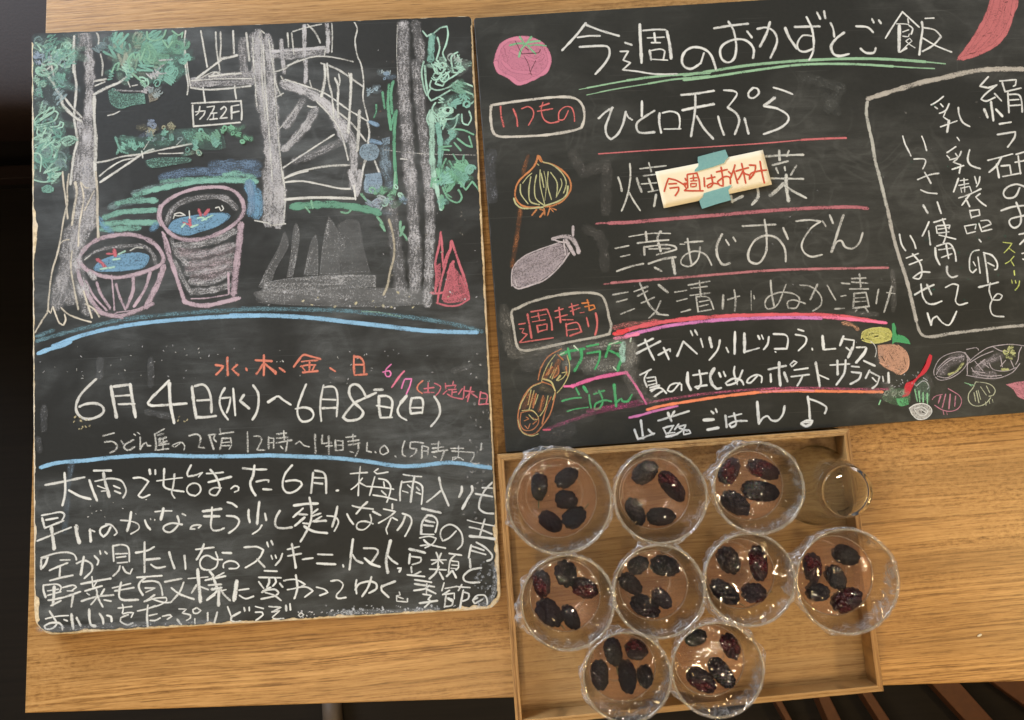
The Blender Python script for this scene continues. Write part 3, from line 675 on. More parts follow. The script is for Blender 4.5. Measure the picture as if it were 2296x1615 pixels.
strokes(c, 'T2', 24, WH, .62, '''75 850 165 840;140 820 145 900;75 890 180 878;70 935 215 905;178 905 160 1010;110 965 130 985;w22 250 945 290 915 330 955 380 970;w28 435 855 440 1030;w28 505 860 500 940 590 930;w28 565 870 568 1040;w22 540 965 600 960;
 w28 628 910 630 1000;w22 635 910 700 915 700 1000;w20 630 955 700 955;w20 635 1005 700 1000;730 880 820 870;795 850 798 920;750 920 850 905;750 955 860 935;w26 845 950 845 1000 820 1055;w20 770 1015 800 1025;
 w26 930 935 925 1010 965 1020;1005 1018 1012 1024;w22 1090 955 1055 990 1055 1030 1080 1045 1130 1020 1120 985 1090 955;1195 1058 1202 1064;w26 1285 915 1265 980 1265 1040 1290 1060;w22 1345 925 1400 925 1465 935;w26 1340 930 1335 980 1395 990 1390 1025 1340 1065;
 w28 1450 960 1445 1075;w22 1455 960 1510 975 1500 1050;w18 1450 1010 1500 1010;w22 1540 945 1620 938;1605 920 1600 1010;1550 985 1650 970;w26 1545 1020 1690 1000;w26 1660 1010 1630 1095;w20 1560 1060 1590 1075;
 w20 1720 985 1840 985;w20 1730 1010 1865 1020;w20 1795 960 1790 1060 1740 1095 1740 1070 1800 1072 1840 1095;w22 1880 1020 1940 1025 1940 1060 1910 1110 1940 1130 1990 1125;w26 2012 940 2005 1000''')
c.build('chalk_lettering', left_board, 'small white opening hours')

c = Chalk()
strokes(c, 'T3', 38, WH, .97, '''165 335 400 290 635 240;395 190 405 330 400 460 370 580;450 400 580 470 710 505;755 160 960 158;w44 700 280 740 400 790 520;w30 770 290 950 255 1080 280 1130 350 1145 420 1110 490;w50 870 190 890 300 920 400 940 475;w24 800 345 890 380;w24 845 410 910 405;w26 995 345 1070 375;w34 1010 410 1075 435;
 w32 1235 250 1330 245 1420 290 1350 390 1295 460 1340 490 1430 455;1430 150 1440 200;w34 1500 155 1502 200;w34 1610 140 1605 260 1605 350 1680 390 1845 415;w34 1735 205 1720 350 1700 430 1735 490;w24 1520 285 1680 262 1830 245;w34 1935 95 1890 190 1900 230 1990 215 2070 185;w26 2070 185 2030 235;w28 1990 465 1920 450 1885 400 1900 350 1960 312 2030 330 2055 390 2030 440 1980 470''')
strokes(c, 'T4', 32, WH, .97, '''w28 225 195 330 190 425 180;w40 250 300 380 270 520 235;w36 270 150 330 220 375 320 385 400;w28 380 400 340 460 275 450 258 410 310 370 400 370;w26 520 380 570 345 615 365 610 400 565 420;
 w36 665 130 810 145 950 145;w40 805 100 790 220 755 310 780 400 820 460;w30 830 295 920 275 982 275 975 300;w36 915 385 1010 390;w36 1265 95 1180 200 1148 320 1170 400 1230 432 1320 400 1385 330 1370 295 1290 275 1190 290;
 w36 1520 185 1510 300 1495 430;w38 1545 160 1640 180 1675 250 1680 430;w28 1530 245 1660 250;w34 1535 308 1635 320;w36 1808 403 1825 400''')
strokes(c, 'T5', 26, WH, .97, '''335 230 450 220 540 215;455 145 440 300 430 495;w24 480 285 410 370 345 420;440 335 530 385;670 170 625 205 655 230 790 210;w30 630 270 600 380 570 490;w24 540 385 700 395 860 418;w28 680 290 770 310 820 370 820 450 780 575;w26 740 330 750 400;w26 715 440 770 490;w30 615 490 750 512 895 550;
 w26 980 240 1090 258 1200 265;w32 960 325 940 440 940 555;w30 975 335 1100 325 1190 360 1215 430 1200 600;w40 1115 265 1090 400 1070 570;w22 1030 365 1070 400;w28 1140 395 1175 430;w24 970 440 1035 460;w28 1140 458 1190 478;w38 1415 280 1440 400 1490 520 1530 615;w32 1430 440 1350 510 1265 575;
 w40 1690 390 1690 440 1660 510;w42 1812 385 1820 440 1760 540 1700 655;w34 2065 335 1980 420 1920 530 1900 620 1915 670 1990 710 2125 715;w26 1940 400 2075 405;w34 1860 475 1960 490 2065 510''')
c.build('chalk_lettering', left_board, 'first line of the white chalk message')

c = Chalk()
strokes(c, 'T3', 34, WH, .97, '''w30 120 705 250 680 350 665 395 695 370 760;w44 125 740 140 800 155 855;w32 170 760 310 735;w34 165 855 280 810 380 770;w30 65 1015 250 940 475 850;w54 235 850 250 950 270 1110;w62 540 840 545 930 575 1030;w44 705 880 715 1020;w34 710 885 760 900;
 w34 935 815 840 860 830 920 870 965 920 920 955 850;w30 900 812 960 820 1005 860 1035 915 1005 945;w26 1080 765 1200 775 1290 810 1300 870 1205 930;w46 1205 670 1190 780 1160 890;w34 1375 765 1400 830 1440 875;w26 1500 660 1600 650 1700 650;w50 1600 625 1585 690 1570 750;w26 1830 685 1870 705;
 w34 1770 715 1790 790 1750 860 1680 910 1610 890 1605 840 1700 800 1825 815;w30 1980 870 1925 870 1950 835 2010 820 2062 825 2030 855''')
strokes(c, 'T4', 34, WH, .97, '''w40 180 655 290 640 400 625;w42 195 715 375 715;290 610 285 720 275 830 300 885 370 888 435 860;480 545 535 560 590 600;470 710 570 720 620 770 585 850 495 920;w40 735 640 735 720 750 785;w46 865 545 850 670 840 805;w38 935 685 950 760;w30 895 825 860 880 785 930;
 w36 1115 650 1070 730 1058 810 1090 855 1180 860 1260 850;w42 1290 585 1430 565 1575 560;w38 1475 490 1500 620 1495 760 1440 900 1370 1020;w34 1395 620 1330 680 1280 725;w38 1350 690 1445 695;w38 1415 730 1360 780 1300 830;w34 1400 800 1460 805;w30 1575 630 1500 690;w32 1610 680 1510 715;w34 1620 720 1520 780;w42 1530 775 1675 770;w40 1415 840 1530 900 1690 920;
 w28 1690 710 1790 725 1830 790 1780 895;w40 1815 600 1790 720 1755 840;w34 1935 690 1965 750 2010 810''')
strokes(c, 'T5', 28, WH, .97, '''w30 360 620 440 640 610 660;w36 540 575 480 630 410 715;w32 610 690 700 735;w28 575 730 590 790 570 850 500 910 420 900 412 850 450 815 520 810 610 840;w30 845 600 845 655;740 660 885 690 800 760 680 830;830 770 785 870 770 910 785 960;850 765 905 795;w30 970 715 1060 750 1080 820 1050 900 1000 990;w38 1000 750 970 830 910 915;
 w42 1210 655 1430 705;w38 1270 740 1210 820 1195 960;w32 1270 735 1350 750 1395 820 1370 940;w34 1250 800 1360 825;w32 1230 855 1340 868;w26 1190 965 1350 970;w30 1620 930 1540 1010 1460 1048 1430 980 1450 900 1530 850 1610 870 1680 940 1702 1030 1690 1100 1640 1150;
 w24 1760 795 1900 830 2110 870;w32 1970 785 1940 890 1910 985;w28 1785 880 1920 910 2060 965;w40 1790 990 1950 1005 2125 1030''')
strokes(c, 'T8', 30, WH, .97, '''w26 1180 60 1290 40 1380 65 1340 130 1245 180;w28 1230 85 1300 140 1490 185;w28 1190 155 1300 140;w34 1805 150 1790 220 1775 300;w32 1870 115 1980 180 2060 270 2050 320 2000 340;w32 1815 160 1960 210;w30 1810 215 1980 262''')
c.build('chalk_lettering', left_board, 'second line of the white chalk message')

c = Chalk()
strokes(c, 'T6', 30, WH, .96, '''w40 112 370 110 300 120 240 190 230;w30 115 235 300 180 440 172 520 205 540 260;w36 190 240 165 310 120 365;w28 345 265 460 262;w32 215 390 330 340 430 300;w34 342 360 335 470;w32 220 515 350 480 495 450;w34 545 305 640 270 720 310 730 390 640 485;w44 630 230 610 340 595 440;w34 760 215 810 270 795 320;w24 825 150 835 190;w34 890 165 910 185;
 w32 985 90 990 190 995 275;w30 990 92 1100 78 1175 120 1185 280;w30 1020 190 1160 185;w26 1030 235 1140 220;w24 1040 300 1160 290;w34 1070 340 1050 400 990 455;w32 1105 350 1140 410 1195 430 1220 375;w34 1265 175 1400 150 1485 105;w36 1370 50 1370 200 1370 410;w36 1390 260 1555 245;w32 1450 320 1520 360 1620 345;w38 1670 170 1700 270 1735 365;w36 1855 210 1865 300 1870 370''')
strokes(c, 'T7', 32, WH, .96, '''95 135 310 110;w42 190 75 160 160 105 255;w32 335 170 360 250 345 340 270 385 170 370 142 300 175 230 240 210 330 255 412 258;w40 420 175 520 180;w28 430 355 430 310 500 275 580 290 620 335 590 365 500 368;w34 685 110 830 102 915 140 880 220 810 290 700 355;840 255 930 350;w30 960 50 975 100;w30 1010 30 1030 75;
 w28 1010 210 1025 250;w26 1060 205 1072 240;w34 1145 190 1120 260 1065 325;w26 1210 135 1350 100;w30 1215 215 1375 185;w42 1262 70 1285 200 1310 355;1395 255 1515 240;w32 1580 195 1755 200;w36 1570 305 1690 312 1790 315;w30 1884 325 1890 345;w42 2005 15 1985 180 1965 375;w38 2000 200 2050 270 2120 300''')
strokes(c, 'T8', 32, WH, .96, '''w34 500 185 640 192 670 240 590 360;w40 510 310 590 375 690 410;w48 822 95 790 230 770 340 790 480;w38 790 280 850 340 905 375;w36 915 430 952 430 932 470;w44 1055 198 1140 215 1240 240;w34 1060 260 1050 370;w28 1070 285 1190 300 1190 350 1090 385;w32 1075 415 1082 480;w30 1190 470 1110 510;w30 1030 510 1235 530;
 w30 1380 240 1405 310 1400 410;w24 1320 330 1500 328;w28 1440 250 1395 340 1330 380;w26 1410 320 1460 370;w28 1300 440 1500 450;w36 1410 410 1370 490 1300 555;w34 1420 480 1465 560;w30 1540 250 1685 270;w26 1610 270 1550 340 1530 480;w26 1570 340 1650 350 1650 420 1620 450;w20 1570 390 1640 395;w20 1560 430 1640 435;w36 1570 460 1510 525;w40 1580 465 1620 540;
 w38 1790 320 1795 420;w34 1925 425 1800 450 1715 520 1725 580 1800 605 1905 600''')
c.build('chalk_lettering', left_board, 'third line of the white chalk message')

c = Chalk()
strokes(c, 'T6', 32, WH, .96, '''w38 138 575 140 640 165 715;w28 150 570 300 558 355 595 340 640;w24 190 640 320 620;w26 190 695 350 650;w44 270 590 265 700 255 810;w34 200 755 380 720 585 650;w30 230 820 350 760;w28 370 600 500 570 540 595 480 640;w24 430 640 500 640;w38 500 690 480 830;w36 600 555 780 520 955 490;w28 730 470 740 590;w28 800 510 750 590;
 w36 650 640 850 580;w28 670 670 700 690;w30 785 620 790 650;w30 880 620 840 690;w32 605 765 780 712 990 690;w32 795 650 780 730 720 805;w40 800 700 820 760 860 830;w30 880 750 960 765;w26 980 605 1200 550;w30 1010 640 1240 600;w38 1085 540 1062 650 1065 720 1120 752 1290 748;
 w28 1280 475 1580 455;w34 1380 480 1310 540 1305 610 1350 690;w34 1350 530 1480 520 1560 560 1590 690;w26 1380 605 1500 605 1390 655;w34 1490 690 1420 740 1370 770;w26 1390 765 1500 730 1630 720 1640 760 1560 810 1430 850;w26 1450 735 1600 780 1690 780;w32 1620 530 1820 490;w34 1845 540 1800 650 1690 780;w36 1700 605 1800 680 1970 740''')
strokes(c, 'T7', 32, WH, .94, '''w20 0 490 240 470;w54 115 385 130 550 150 770;w38 100 570 45 660;w26 130 580 245 625;w44 262 400 305 460;w32 430 420 340 470;w36 210 510 450 460;w46 300 470 340 570 350 640;w34 250 570 400 560;w44 290 620 400 600;w56 375 640 370 720 370 810;w40 345 650 240 740;w36 320 690 230 750;w36 400 625 440 690 510 755;w22 460 625 400 640;
 w64 590 530 575 640 560 745;w32 620 630 735 615;w28 625 695 700 735 795 705;w30 930 395 1080 400;w28 860 475 1130 480;w34 985 485 985 540 960 590;w30 1055 480 1070 530 1030 580;w30 860 530 920 610;w32 1115 550 1150 590;w34 1000 600 900 655;w30 910 640 1050 620 1100 660 1060 700 890 738;w30 940 660 1040 690 1130 755;
 w28 1165 515 1300 500 1425 560 1340 600 1210 625;w34 1310 450 1330 600 1295 730;w30 1330 598 1440 592 1520 640 1420 715;w30 1565 595 1660 620 1700 660 1605 695;w30 1740 520 1830 512 1885 560 1865 620 1805 690 1825 732 1920 720''')
strokes(c, 'T8', 30, WH, .96, '''w34 410 575 400 640 410 735;w34 395 690 440 620 560 590 645 615 650 680 565 730;w38 590 540 550 660 480 770;w42 875 590 720 650;w34 710 660 715 700 800 780;w24 930 720 940 755 895 765 900 830 1030 840 1030 800;w22 910 775 980 800;
 w32 1120 570 1320 600;w32 1120 620 1355 655;w30 1110 700 1240 680 1290 640;w28 1265 620 1260 740;w34 1255 680 1370 735;w30 1220 745 1320 760 1280 810 1320 830 1240 905;w36 1180 855 1390 825;w30 1475 610 1450 700;w28 1490 675 1630 650;w28 1690 630 1650 700;w28 1650 655 1790 665;w28 1540 700 1460 750;w26 1480 748 1600 732 1600 800;w30 1500 760 1480 900;
 w50 1530 800 1570 820;w28 1490 895 1570 880 1585 820;w34 1710 700 1690 800 1670 910;w30 1710 720 1775 740 1770 800 1700 830;w30 1880 790 1822 820 1850 860 1940 810;w26 1830 810 1880 760 1970 760 2000 820 2000 870''')
c.build('chalk_lettering', left_board, 'fourth line of the white chalk message')

c = Chalk()
strokes(c, 'T6', 30, WH, .95, '''w26 165 980 300 950 440 940;w32 215 890 260 960 300 1040 240 1100 165 1102 150 1070 220 1032 320 1030 370 1070 370 1110;w28 390 990 430 1005;w52 480 930 490 1010 500 1095;w40 545 970 590 1060;w44 695 870 700 980 720 1055 770 1068;w40 825 920 860 980 868 1035;w36 915 940 960 955 970 1010;
 w28 1050 850 1215 830;w24 1100 805 1112 850 1100 910;w26 1110 920 1160 905 1235 905 1210 960;w28 1170 930 1080 970 1075 1010 1160 1055 1225 1030;w26 1285 885 1400 860 1500 820;w38 1410 820 1400 950 1410 1090;w28 1430 940 1520 920;w28 1440 1000 1500 1000 1560 970;w28 1590 950 1680 932 1700 950 1650 985;
 w26 1790 860 1880 862 1830 910 1930 935 1930 970 1880 1000;w34 1770 990 1820 1055;w24 1982 980 1985 1050;w28 2005 845 1958 870 1970 910 2015 912 2055 880 2010 845;w32 2140 910 2140 1005;w34 2255 900 2240 960 2220 1030''')
strokes(c, 'T7', 28, WH, .95, '''480 835 520 940;w34 630 900 525 960 520 995 570 1022 635 1010;w30 680 845 690 885;w28 742 840 745 880;w24 820 830 915 855;w28 820 900 900 900 912 930 825 1000;w26 985 830 1130 840 1030 890;w30 1020 895 1115 880 1025 960 1060 985 1160 975;w34 1190 820 1195 880;w30 1240 800 1245 870;w24 1372 905 1342 935 1370 960 1408 930 1372 905''')
c.build('chalk_lettering', left_board, 'last line of the white chalk message')

c = Chalk()
rs = random.Random(3)
def specks(view, x0, y0, x1, y1, n, w0, w1, cols, dens):
    sc = VIEWS[view][2]
    for _ in range(int(n * 0.5)):
        x = rs.uniform(x0, x1); y = rs.uniform(y0, y1); a = rs.uniform(0, 6.28); l = rs.uniform(3, 16)
        c.ribbon(P2(view, [x, y, x + math.cos(a) * l, y + math.sin(a) * l]), rs.uniform(w0, w1) / sc * PX, rs.choice(cols), dens)
specks('L4', 60, 1130, 2250, 1290, 60, 10, 30, [(.7, .68, .5), LAV], .7)
specks('L4', 1300, 380, 2250, 1250, 50, 8, 20, [LAV, (.5, .49, .45)], .45)
specks('L2', 1000, 80, 2200, 1500, 50, 6, 14, [LAV, (.55, .35, .28)], .4)
specks('T1', 40, 0, 2250, 330, 90, 6, 16, [WH, LAV], .55)
specks('T2', 50, 0, 2000, 380, 60, 6, 16, [WH, LAV], .5)
specks('T3', 600, 500, 1500, 760, 26, 8, 20, [WH], .7)
specks('T1', 380, 690, 620, 800, 26, 12, 24, [(.6, .56, .38)], .6)
specks('T1', 1380, 680, 1500, 730, 12, 10, 18, [(.6, .56, .38)], .6)
specks('T7', 1300, 880, 2296, 1000, 80, 12, 34, [(.72, .75, .80)], .55)
specks('T8', 0, 880, 2100, 980, 120, 12, 40, [(.66, .71, .78)], .5)
specks('T8', 1850, 350, 2130, 860, 110, 14, 40, [(.60, .66, .74)], .42)
specks('T5', 1700, 200, 2100, 800, 50, 14, 36, [(.60, .62, .64)], .35)
specks('T2', 1900, 60, 2120, 1200, 50, 12, 30, [(.60, .62, .64)], .4)
haze(c, 'T8', (.62, .68, .76), .34, 70, '100 990 500 960 900 960 1400 930;1900 900 2050 800 2110 600;2080 380 2120 560')
haze(c, 'T6', (.40, .44, .50), .32, 80, '100 1100 500 1090 1100 1060 1700 1050 2200 1020')
haze(c, 'T1', (.40, .44, .50), .24, 60, '120 600 120 800;60 900 80 1000;650 150 650 300;1130 150 1130 380;1100 640 1300 680')
haze(c, 'T2', (.40, .42, .44), .22, 60, '1750 250 1900 200;600 300 700 330')
c.build('chalk_dust', left_board)['kind'] = 'stuff'
# ------------------------------------------------------------------ chalk on the right board
RED = (0.52, 0.17, 0.17); DR = (0.52, 0.17, 0.19); DG = (0.10, 0.45, 0.20); GRY = (0.50, 0.50, 0.47); TOM = (0.62, 0.27, 0.40); UND = (0.34, 0.56, 0.40); DARK = (0.03, 0.03, 0.03)
c = Chalk()
fill(c, 'R1', TOM, .86, '215 430 240 330 320 230 420 205 560 205 680 260 745 350 760 430 730 510 640 580 520 625 470 650 440 645 380 600 245 530')
haze(c, 'R1', TOM, .85, 46, '235 440 270 310 340 240 440 215 580 220 680 275 735 370 740 450 700 530 600 590 460 640 380 590 260 520 235 440;300 430 400 520 600 540;380 330 600 420 680 380;300 320 330 420')
strokes(c, 'R1', 30, (.26, .56, .36), .95, '460 200 510 270;570 200 520 270;370 280 440 262 510 265;w26 520 262 580 245 650 240;w24 520 270 560 310 610 360;w32 505 280 470 330 455 385;w24 540 285 620 275 710 285')
strokes(c, 'R1', 7, DARK, 1.0, '420 240 450 300 480 360;500 380 540 450 560 530 575 562;612 425 585 480 562 530;545 550 570 545;w10 480 362 560 355 640 350 655 320;w10 510 300 545 325')
c.build('chalk_drawing', right_board, 'pink chalk tomato with green calyx')
c = Chalk()
strokes(c, 'R1', 32, WH, .97, '''1085 70 1000 180 865 325;1090 85 1230 140 1400 190;w26 1010 205 1120 190 1220 190;w32 1030 295 1200 285 1295 295 1310 370 1260 460 1180 550;w30 1460 255 1520 275;w24 1415 338 1490 335 1440 420 1510 445 1435 512 1560 525 1750 552 1950 550;
 w42 1598 85 1605 250 1615 440;w26 1630 140 1750 130 1840 132;w42 1855 150 1880 270 1895 400;w18 1670 210 1830 202;w28 1735 165 1745 250;w24 1710 255 1790 255;w32 1692 330 1705 415;w22 1700 330 1790 315 1830 330;w26 1835 340 1822 410;w20 1720 412 1860 420''')
strokes(c, 'R2', 26, WH, .97, '''w20 135 372 110 450;w28 110 450 40 493 -20 475 -36 420 -10 360 50 328 130 338 190 390 228 495;w28 215 180 340 160 475 145;325 130 365 200 385 320 370 410 325 445 275 420 260 350 300 295 390 265 470 280 520 340 515 410;470 205 505 250;
 550 185 620 175 680 210 700 290 650 410;w30 645 135 620 220 570 320;w30 765 180 800 260 855 335;w28 840 170 1030 165;930 95 970 180 985 270 980 360 950 425;w22 970 240 900 237 858 300 872 350 920 362 975 340;w28 1012 60 1035 105;w28 1065 50 1075 100;
 w24 1115 140 1135 180 1145 245;w30 1220 215 1160 260 1120 320 1140 380 1190 395 1255 380;w24 1315 165 1400 172 1445 210;w28 1350 340 1390 370 1450 370 1465 335;w24 1437 110 1450 135;w26 1490 120 1505 140''')
strokes(c, 'R10', 36, WH, .97, '''565 175 440 360 325 545;565 175 680 280 800 390;w32 640 275 650 330;w62 520 370 518 550 515 730;w40 530 745 620 690;w24 480 345 580 345 650 355;w34 660 370 710 410 690 490;w30 570 460 650 430;w26 570 520 650 525 660 490;w24 540 740 640 640 700 590 665 550 610 590 670 640 740 685;
 w34 890 268 1010 262;w50 840 320 850 420 825 600 805 780;w34 870 400 1020 430 1110 520;w42 1110 530 1000 650 850 735;w36 850 545 1050 660 1260 745''')
c.build('chalk_lettering', right_board, 'large white heading')
c = Chalk()
fill(c, 'R10', (.56, .20, .22), .88, '1820 -70 1790 60 1750 200 1690 330 1600 480 1500 630 1420 740 1335 862 1450 835 1560 815 1680 775 1800 725 1900 660 1990 570 2070 460 2120 320 2160 190 2205 100 2215 0 2225 -70')
haze(c, 'R10', (.56, .20, .22), .82, 70, '1860 -60 1780 200 1650 440 1500 670 1380 830;2170 -60 2130 180 2060 400 1950 570 1800 690 1600 780 1420 835;2000 -50 1940 200 1850 400 1700 600 1560 750')
strokes(c, 'R10', 12, DARK, .85, '2020 40 2060 30;1870 230 1900 225;1780 480 1830 470;1900 520 1915 505;1700 520 1730 510;2100 200 2110 230;1940 150 1970 170;2030 100 2010 160;1520 770 1600 750', .3)
c.build('chalk_drawing', right_board, 'red chalk chilli pepper running off the top')
c = Chalk()
strokes(c, 'R1', 28, UND, .95, 'w12 1025 698 1120 680;w22 1100 683 1300 645 1500 610;w34 1480 612 1750 575 2000 555 2260 540;w12 1095 750 1250 718;w18 1220 722 1400 688 1700 640;w26 1680 642 1900 605 2100 585 2260 570', .04)
strokes(c, 'R2', 32, UND, .95, '-20 545 200 510 500 465 900 430 1300 415 1600 422 1850 440;w16 1830 438 1920 447 2005 455;w28 -20 582 200 555 500 510 800 470 1000 457 1300 458 1600 475;w16 1570 473 1750 485 1920 492', .04)
c.build('chalk_line', right_board, 'double green underline')

c = Chalk()
haze(c, 'R1', (.62, .62, .60), .86, 30, '205 845 400 815 700 778 900 768 1000 790 1060 860 1072 970 1045 1060;1045 1060 950 1090 700 1130 400 1145 260 1140 205 1090 185 960 190 850')
strokes(c, 'R1', 24, (.66, .20, .20), .95, '280 860 285 950 310 1050;400 885 430 960 440 1045;w18 480 880 540 860 585 890 590 950 545 1035;w20 680 820 665 900 690 980 750 1015 830 1000;w20 650 860 740 830;w20 630 905 770 880;w18 920 900 880 980 830 985 835 910 890 862 950 870 975 930 980 1000')
c.build('chalk_lettering', right_board, 'red word inside the white rounded frame')
c = Chalk()
strokes(c, 'R1', 32, WH, .93, '''1210 970 1275 910 1340 870;1335 870 1310 950 1275 1050 1285 1130 1325 1170 1390 1120 1440 1020 1465 910;w26 1465 915 1490 960 1525 985;1618 812 1618 880 1618 950;1735 900 1640 960 1570 1020 1580 1095 1640 1110 1735 1102;1785 925 1782 1010 1800 1105;w26 1815 920 1890 905 1960 930 1978 1000 1970 1070;w22 1830 1073 1985 1070''')
strokes(c, 'R2', 26, WH, .93, '''-40 697 80 685 210 665;w30 -30 815 80 792 210 768;68 690 65 820 35 1015;80 862 130 950 205 1035;w22 290 660 370 668 388 700 320 790;w26 320 795 385 840 408 900 375 1000;w24 245 865 265 940 290 1005;w26 450 880 480 995;w22 515 642 480 680 485 715 520 720 560 685 548 648 515 642;w22 675 640 750 662 820 690;w36 680 720 605 780;w26 605 785 700 802 780 850 785 900 720 955 600 1000''')
c.build('chalk_lettering', right_board, 'first white menu line')
c = Chalk()
strokes(c, 'R4', 14, (.60, .20, .22), .9, '50 68 400 44 900 14 1300 -12 1650 -42;w24 1620 -40 1800 -50 1965 -55', .05)
c.build('chalk_line', right_board)
c = Chalk()
strokes(c, 'R4', 40, (.50, .20, .24), .8, 'w22 30 610 80 604 140 608;130 605 300 598 600 572 1000 540 1350 510 1700 488 2000 480 2130 490', .05)
c.build('chalk_line', right_board)
c = Chalk()
strokes(c, 'R4', 34, (.52, .23, .26), .8, 'w16 90 1078 160 1070;w28 150 1068 400 1048 700 1025 1000 1000 1400 970 1800 958 2290 950', .05)
c.build('chalk_line', right_board)
c = Chalk()
strokes(c, 'R3', 28, (.64, .67, .66), .80, '''w34 1480 345 1505 410 1520 488;1605 200 1612 330 1590 490 1560 600 1520 700;1598 505 1650 600 1715 695;w36 1680 355 1700 420 1730 495;w24 1715 252 1850 236 1990 220;w26 1808 190 1835 285;w24 1750 328 1880 312;w20 1730 415 1890 402;w34 1805 360 1850 478;w20 1800 500 1925 475;w32 1885 530 1865 650''')
c.build('chalk_lettering', right_board, 'first character of the second white menu line')
c = Chalk()
strokes(c, 'R4', 24, (.64, .67, .66), .82, '''w32 1280 330 1285 400 1240 460;w32 1092 432 1165 395;w30 1075 395 1085 440;1340 88 1500 78 1635 75;w30 1448 45 1452 115;w22 1522 45 1508 85;1398 155 1515 125;w26 1425 180 1440 215;w22 1490 170 1495 195;w24 1580 160 1540 230;w22 1380 258 1500 260 1635 262;w38 1502 235 1505 330 1520 430;w40 1480 300 1430 350 1380 390;w28 1490 315 1570 365 1655 408''')
c.build('chalk_lettering', right_board, 'characters of the second white menu line right of the paper note')
c = Chalk()
strokes(c, 'R4', 20, (.64, .66, .65), .80, '''180 800 280 780;w14 220 865 290 850;190 978 300 940 395 920;w14 285 710 450 685 605 685;w26 415 675 422 735;w28 530 670 505 720 530 820;350 760 470 745 590 735;w26 402 790 405 850;410 790 560 772 640 785 652 808 600 825 500 850;w16 440 805 600 802;w24 435 920 540 885 645 868;w26 485 950 535 975;w38 620 875 640 995;
 w14 680 768 715 768;w20 720 755 855 745;w26 738 728 755 850 770 930;w20 835 790 820 880 760 938 700 930 685 900 720 850 800 822 880 852 925 930;w26 1005 690 965 780 970 860 1010 925 1065 915;w18 1035 735 1060 775;w20 1092 715 1110 745;
 w22 1165 628 1280 622 1420 615;w24 1335 580 1350 700 1345 830 1290 915 1220 900 1210 830 1260 740 1340 702 1430 720 1490 800 1500 900;w28 1480 645 1515 725;w22 1580 590 1680 580 1770 592 1690 650 1625 760 1640 830 1700 865 1780 850;w20 1785 590 1810 630;w24 1840 545 1865 605;
 w30 1945 545 1900 680 1855 825;w22 1860 820 1890 755 1930 742 1960 790 2020 800 2070 755 2095 680''')
c.build('chalk_lettering', right_board, 'third white menu line')
c = Chalk()
strokes(c, 'R4', 19, (.58, .60, .59), .70, '''160 1160 275 1138;190 1215 270 1195;220 1310 325 1268;w24 370 1070 410 1170 450 1250 520 1310;325 1135 430 1095;350 1170 430 1130;380 1225 480 1180;w26 515 1085 585 1140;530 1210 490 1290 440 1340;w18 500 1310 590 1318;640 1140 730 1125;w16 655 1210 735 1190;w18 690 1294 760 1275;745 1085 910 1055;w16 765 1110 890 1095;w22 830 1055 840 1165;760 1165 915 1145;w22 805 1175 820 1290;w18 815 1175 900 1182 940 1270;w14 830 1215 910 1200;w14 830 1250 900 1235;w16 830 1290 920 1275;
 w26 1015 1165 1010 1265;w18 1050 1198 1140 1170;w22 1100 1125 1110 1200 1105 1285;w8 1230 1130 1232 1280;w20 1250 1168 1256 1190;w22 1382 1050 1390 1150 1410 1255;w19 1500 1080 1440 1230 1370 1270 1338 1240 1360 1180 1450 1142 1550 1150 1605 1190 1580 1260 1520 1262 1512 1220 1560 1200 1650 1228;
 1610 1085 1700 1100 1770 1170 1770 1240 1710 1285;w22 1745 1080 1690 1195;w18 1820 1085 1850 1140 1885 1200;1930 1070 1995 1075;w14 1925 1172 1965 1165;1880 1270 1950 1265;2010 1035 2120 1030;w22 2070 1000 2080 1100;2010 1062 2135 1070;1995 1115 2140 1115;w22 2030 1150 2020 1265 2140 1250;w18 2035 1150 2120 1142 2145 1250;w14 2035 1185 2120 1180;w14 2035 1215 2120 1210;w20 2060 1255 2040 1290;w20 2110 1255 2135 1290''')
strokes(c, 'R8', 26, (.58, .60, .59), .70, '325 1085 310 1160 300 1235;w32 465 1055 430 1180 385 1325;w18 410 1118 500 1130')
c.build('chalk_lettering', right_board, 'fourth white menu line')

c = Chalk()
haze(c, 'R5', (.60, .25, .25), .42, 50, '1160 480 1300 445 1450 430 1600 410')
haze(c, 'R6', (.72, .16, .20), .84, 40, '20 178 200 120 500 68 900 35 1400 22 1800 30 2150 78')
haze(c, 'R6', (.70, .28, .62), .72, 32, '100 190 300 145 500 105 900 62 1400 45 1700 50')
haze(c, 'R6', (.82, .24, .42), .85, 32, '1650 42 1800 45 2000 65 2230 88')
haze(c, 'R5', (.78, .10, .12), .95, 46, '1165 540 1230 530 1290 500;1200 520 1280 510')
haze(c, 'R5', (.82, .30, .50), .75, 40, '1170 585 1280 570 1400 540')
haze(c, 'R6', (.60, .36, .24), .5, 34, '1880 90 1950 105 2000 140')
c.build('chalk_line', right_board, 'red and pink chalk arc')
c = Chalk()
haze(c, 'R6', (.80, .30, .16), .88, 28, '275 800 400 768 600 735 900 690 1300 650 1700 648 2200 655')
haze(c, 'R6', (.62, .18, .30), .45, 26, '300 740 600 690 1000 645 1500 622 2000 632 2270 632')
haze(c, 'R6', (.70, .26, .56), .8, 24, '130 865 220 845 320 815;320 815 430 790 520 770')
haze(c, 'R6', (.80, .32, .38), .7, 18, '1200 655 1500 640 1640 645')
haze(c, 'R5', (.50, .12, .28), .40, 40, '480 1500 600 1450 900 1350 1200 1280 1500 1230;900 1310 1300 1230 1500 1200')
strokes(c, 'R5', 26, (.80, .18, .26), .9, '455 1500 520 1498')
c.build('chalk_line', right_board, 'orange chalk rule')
c = Chalk()
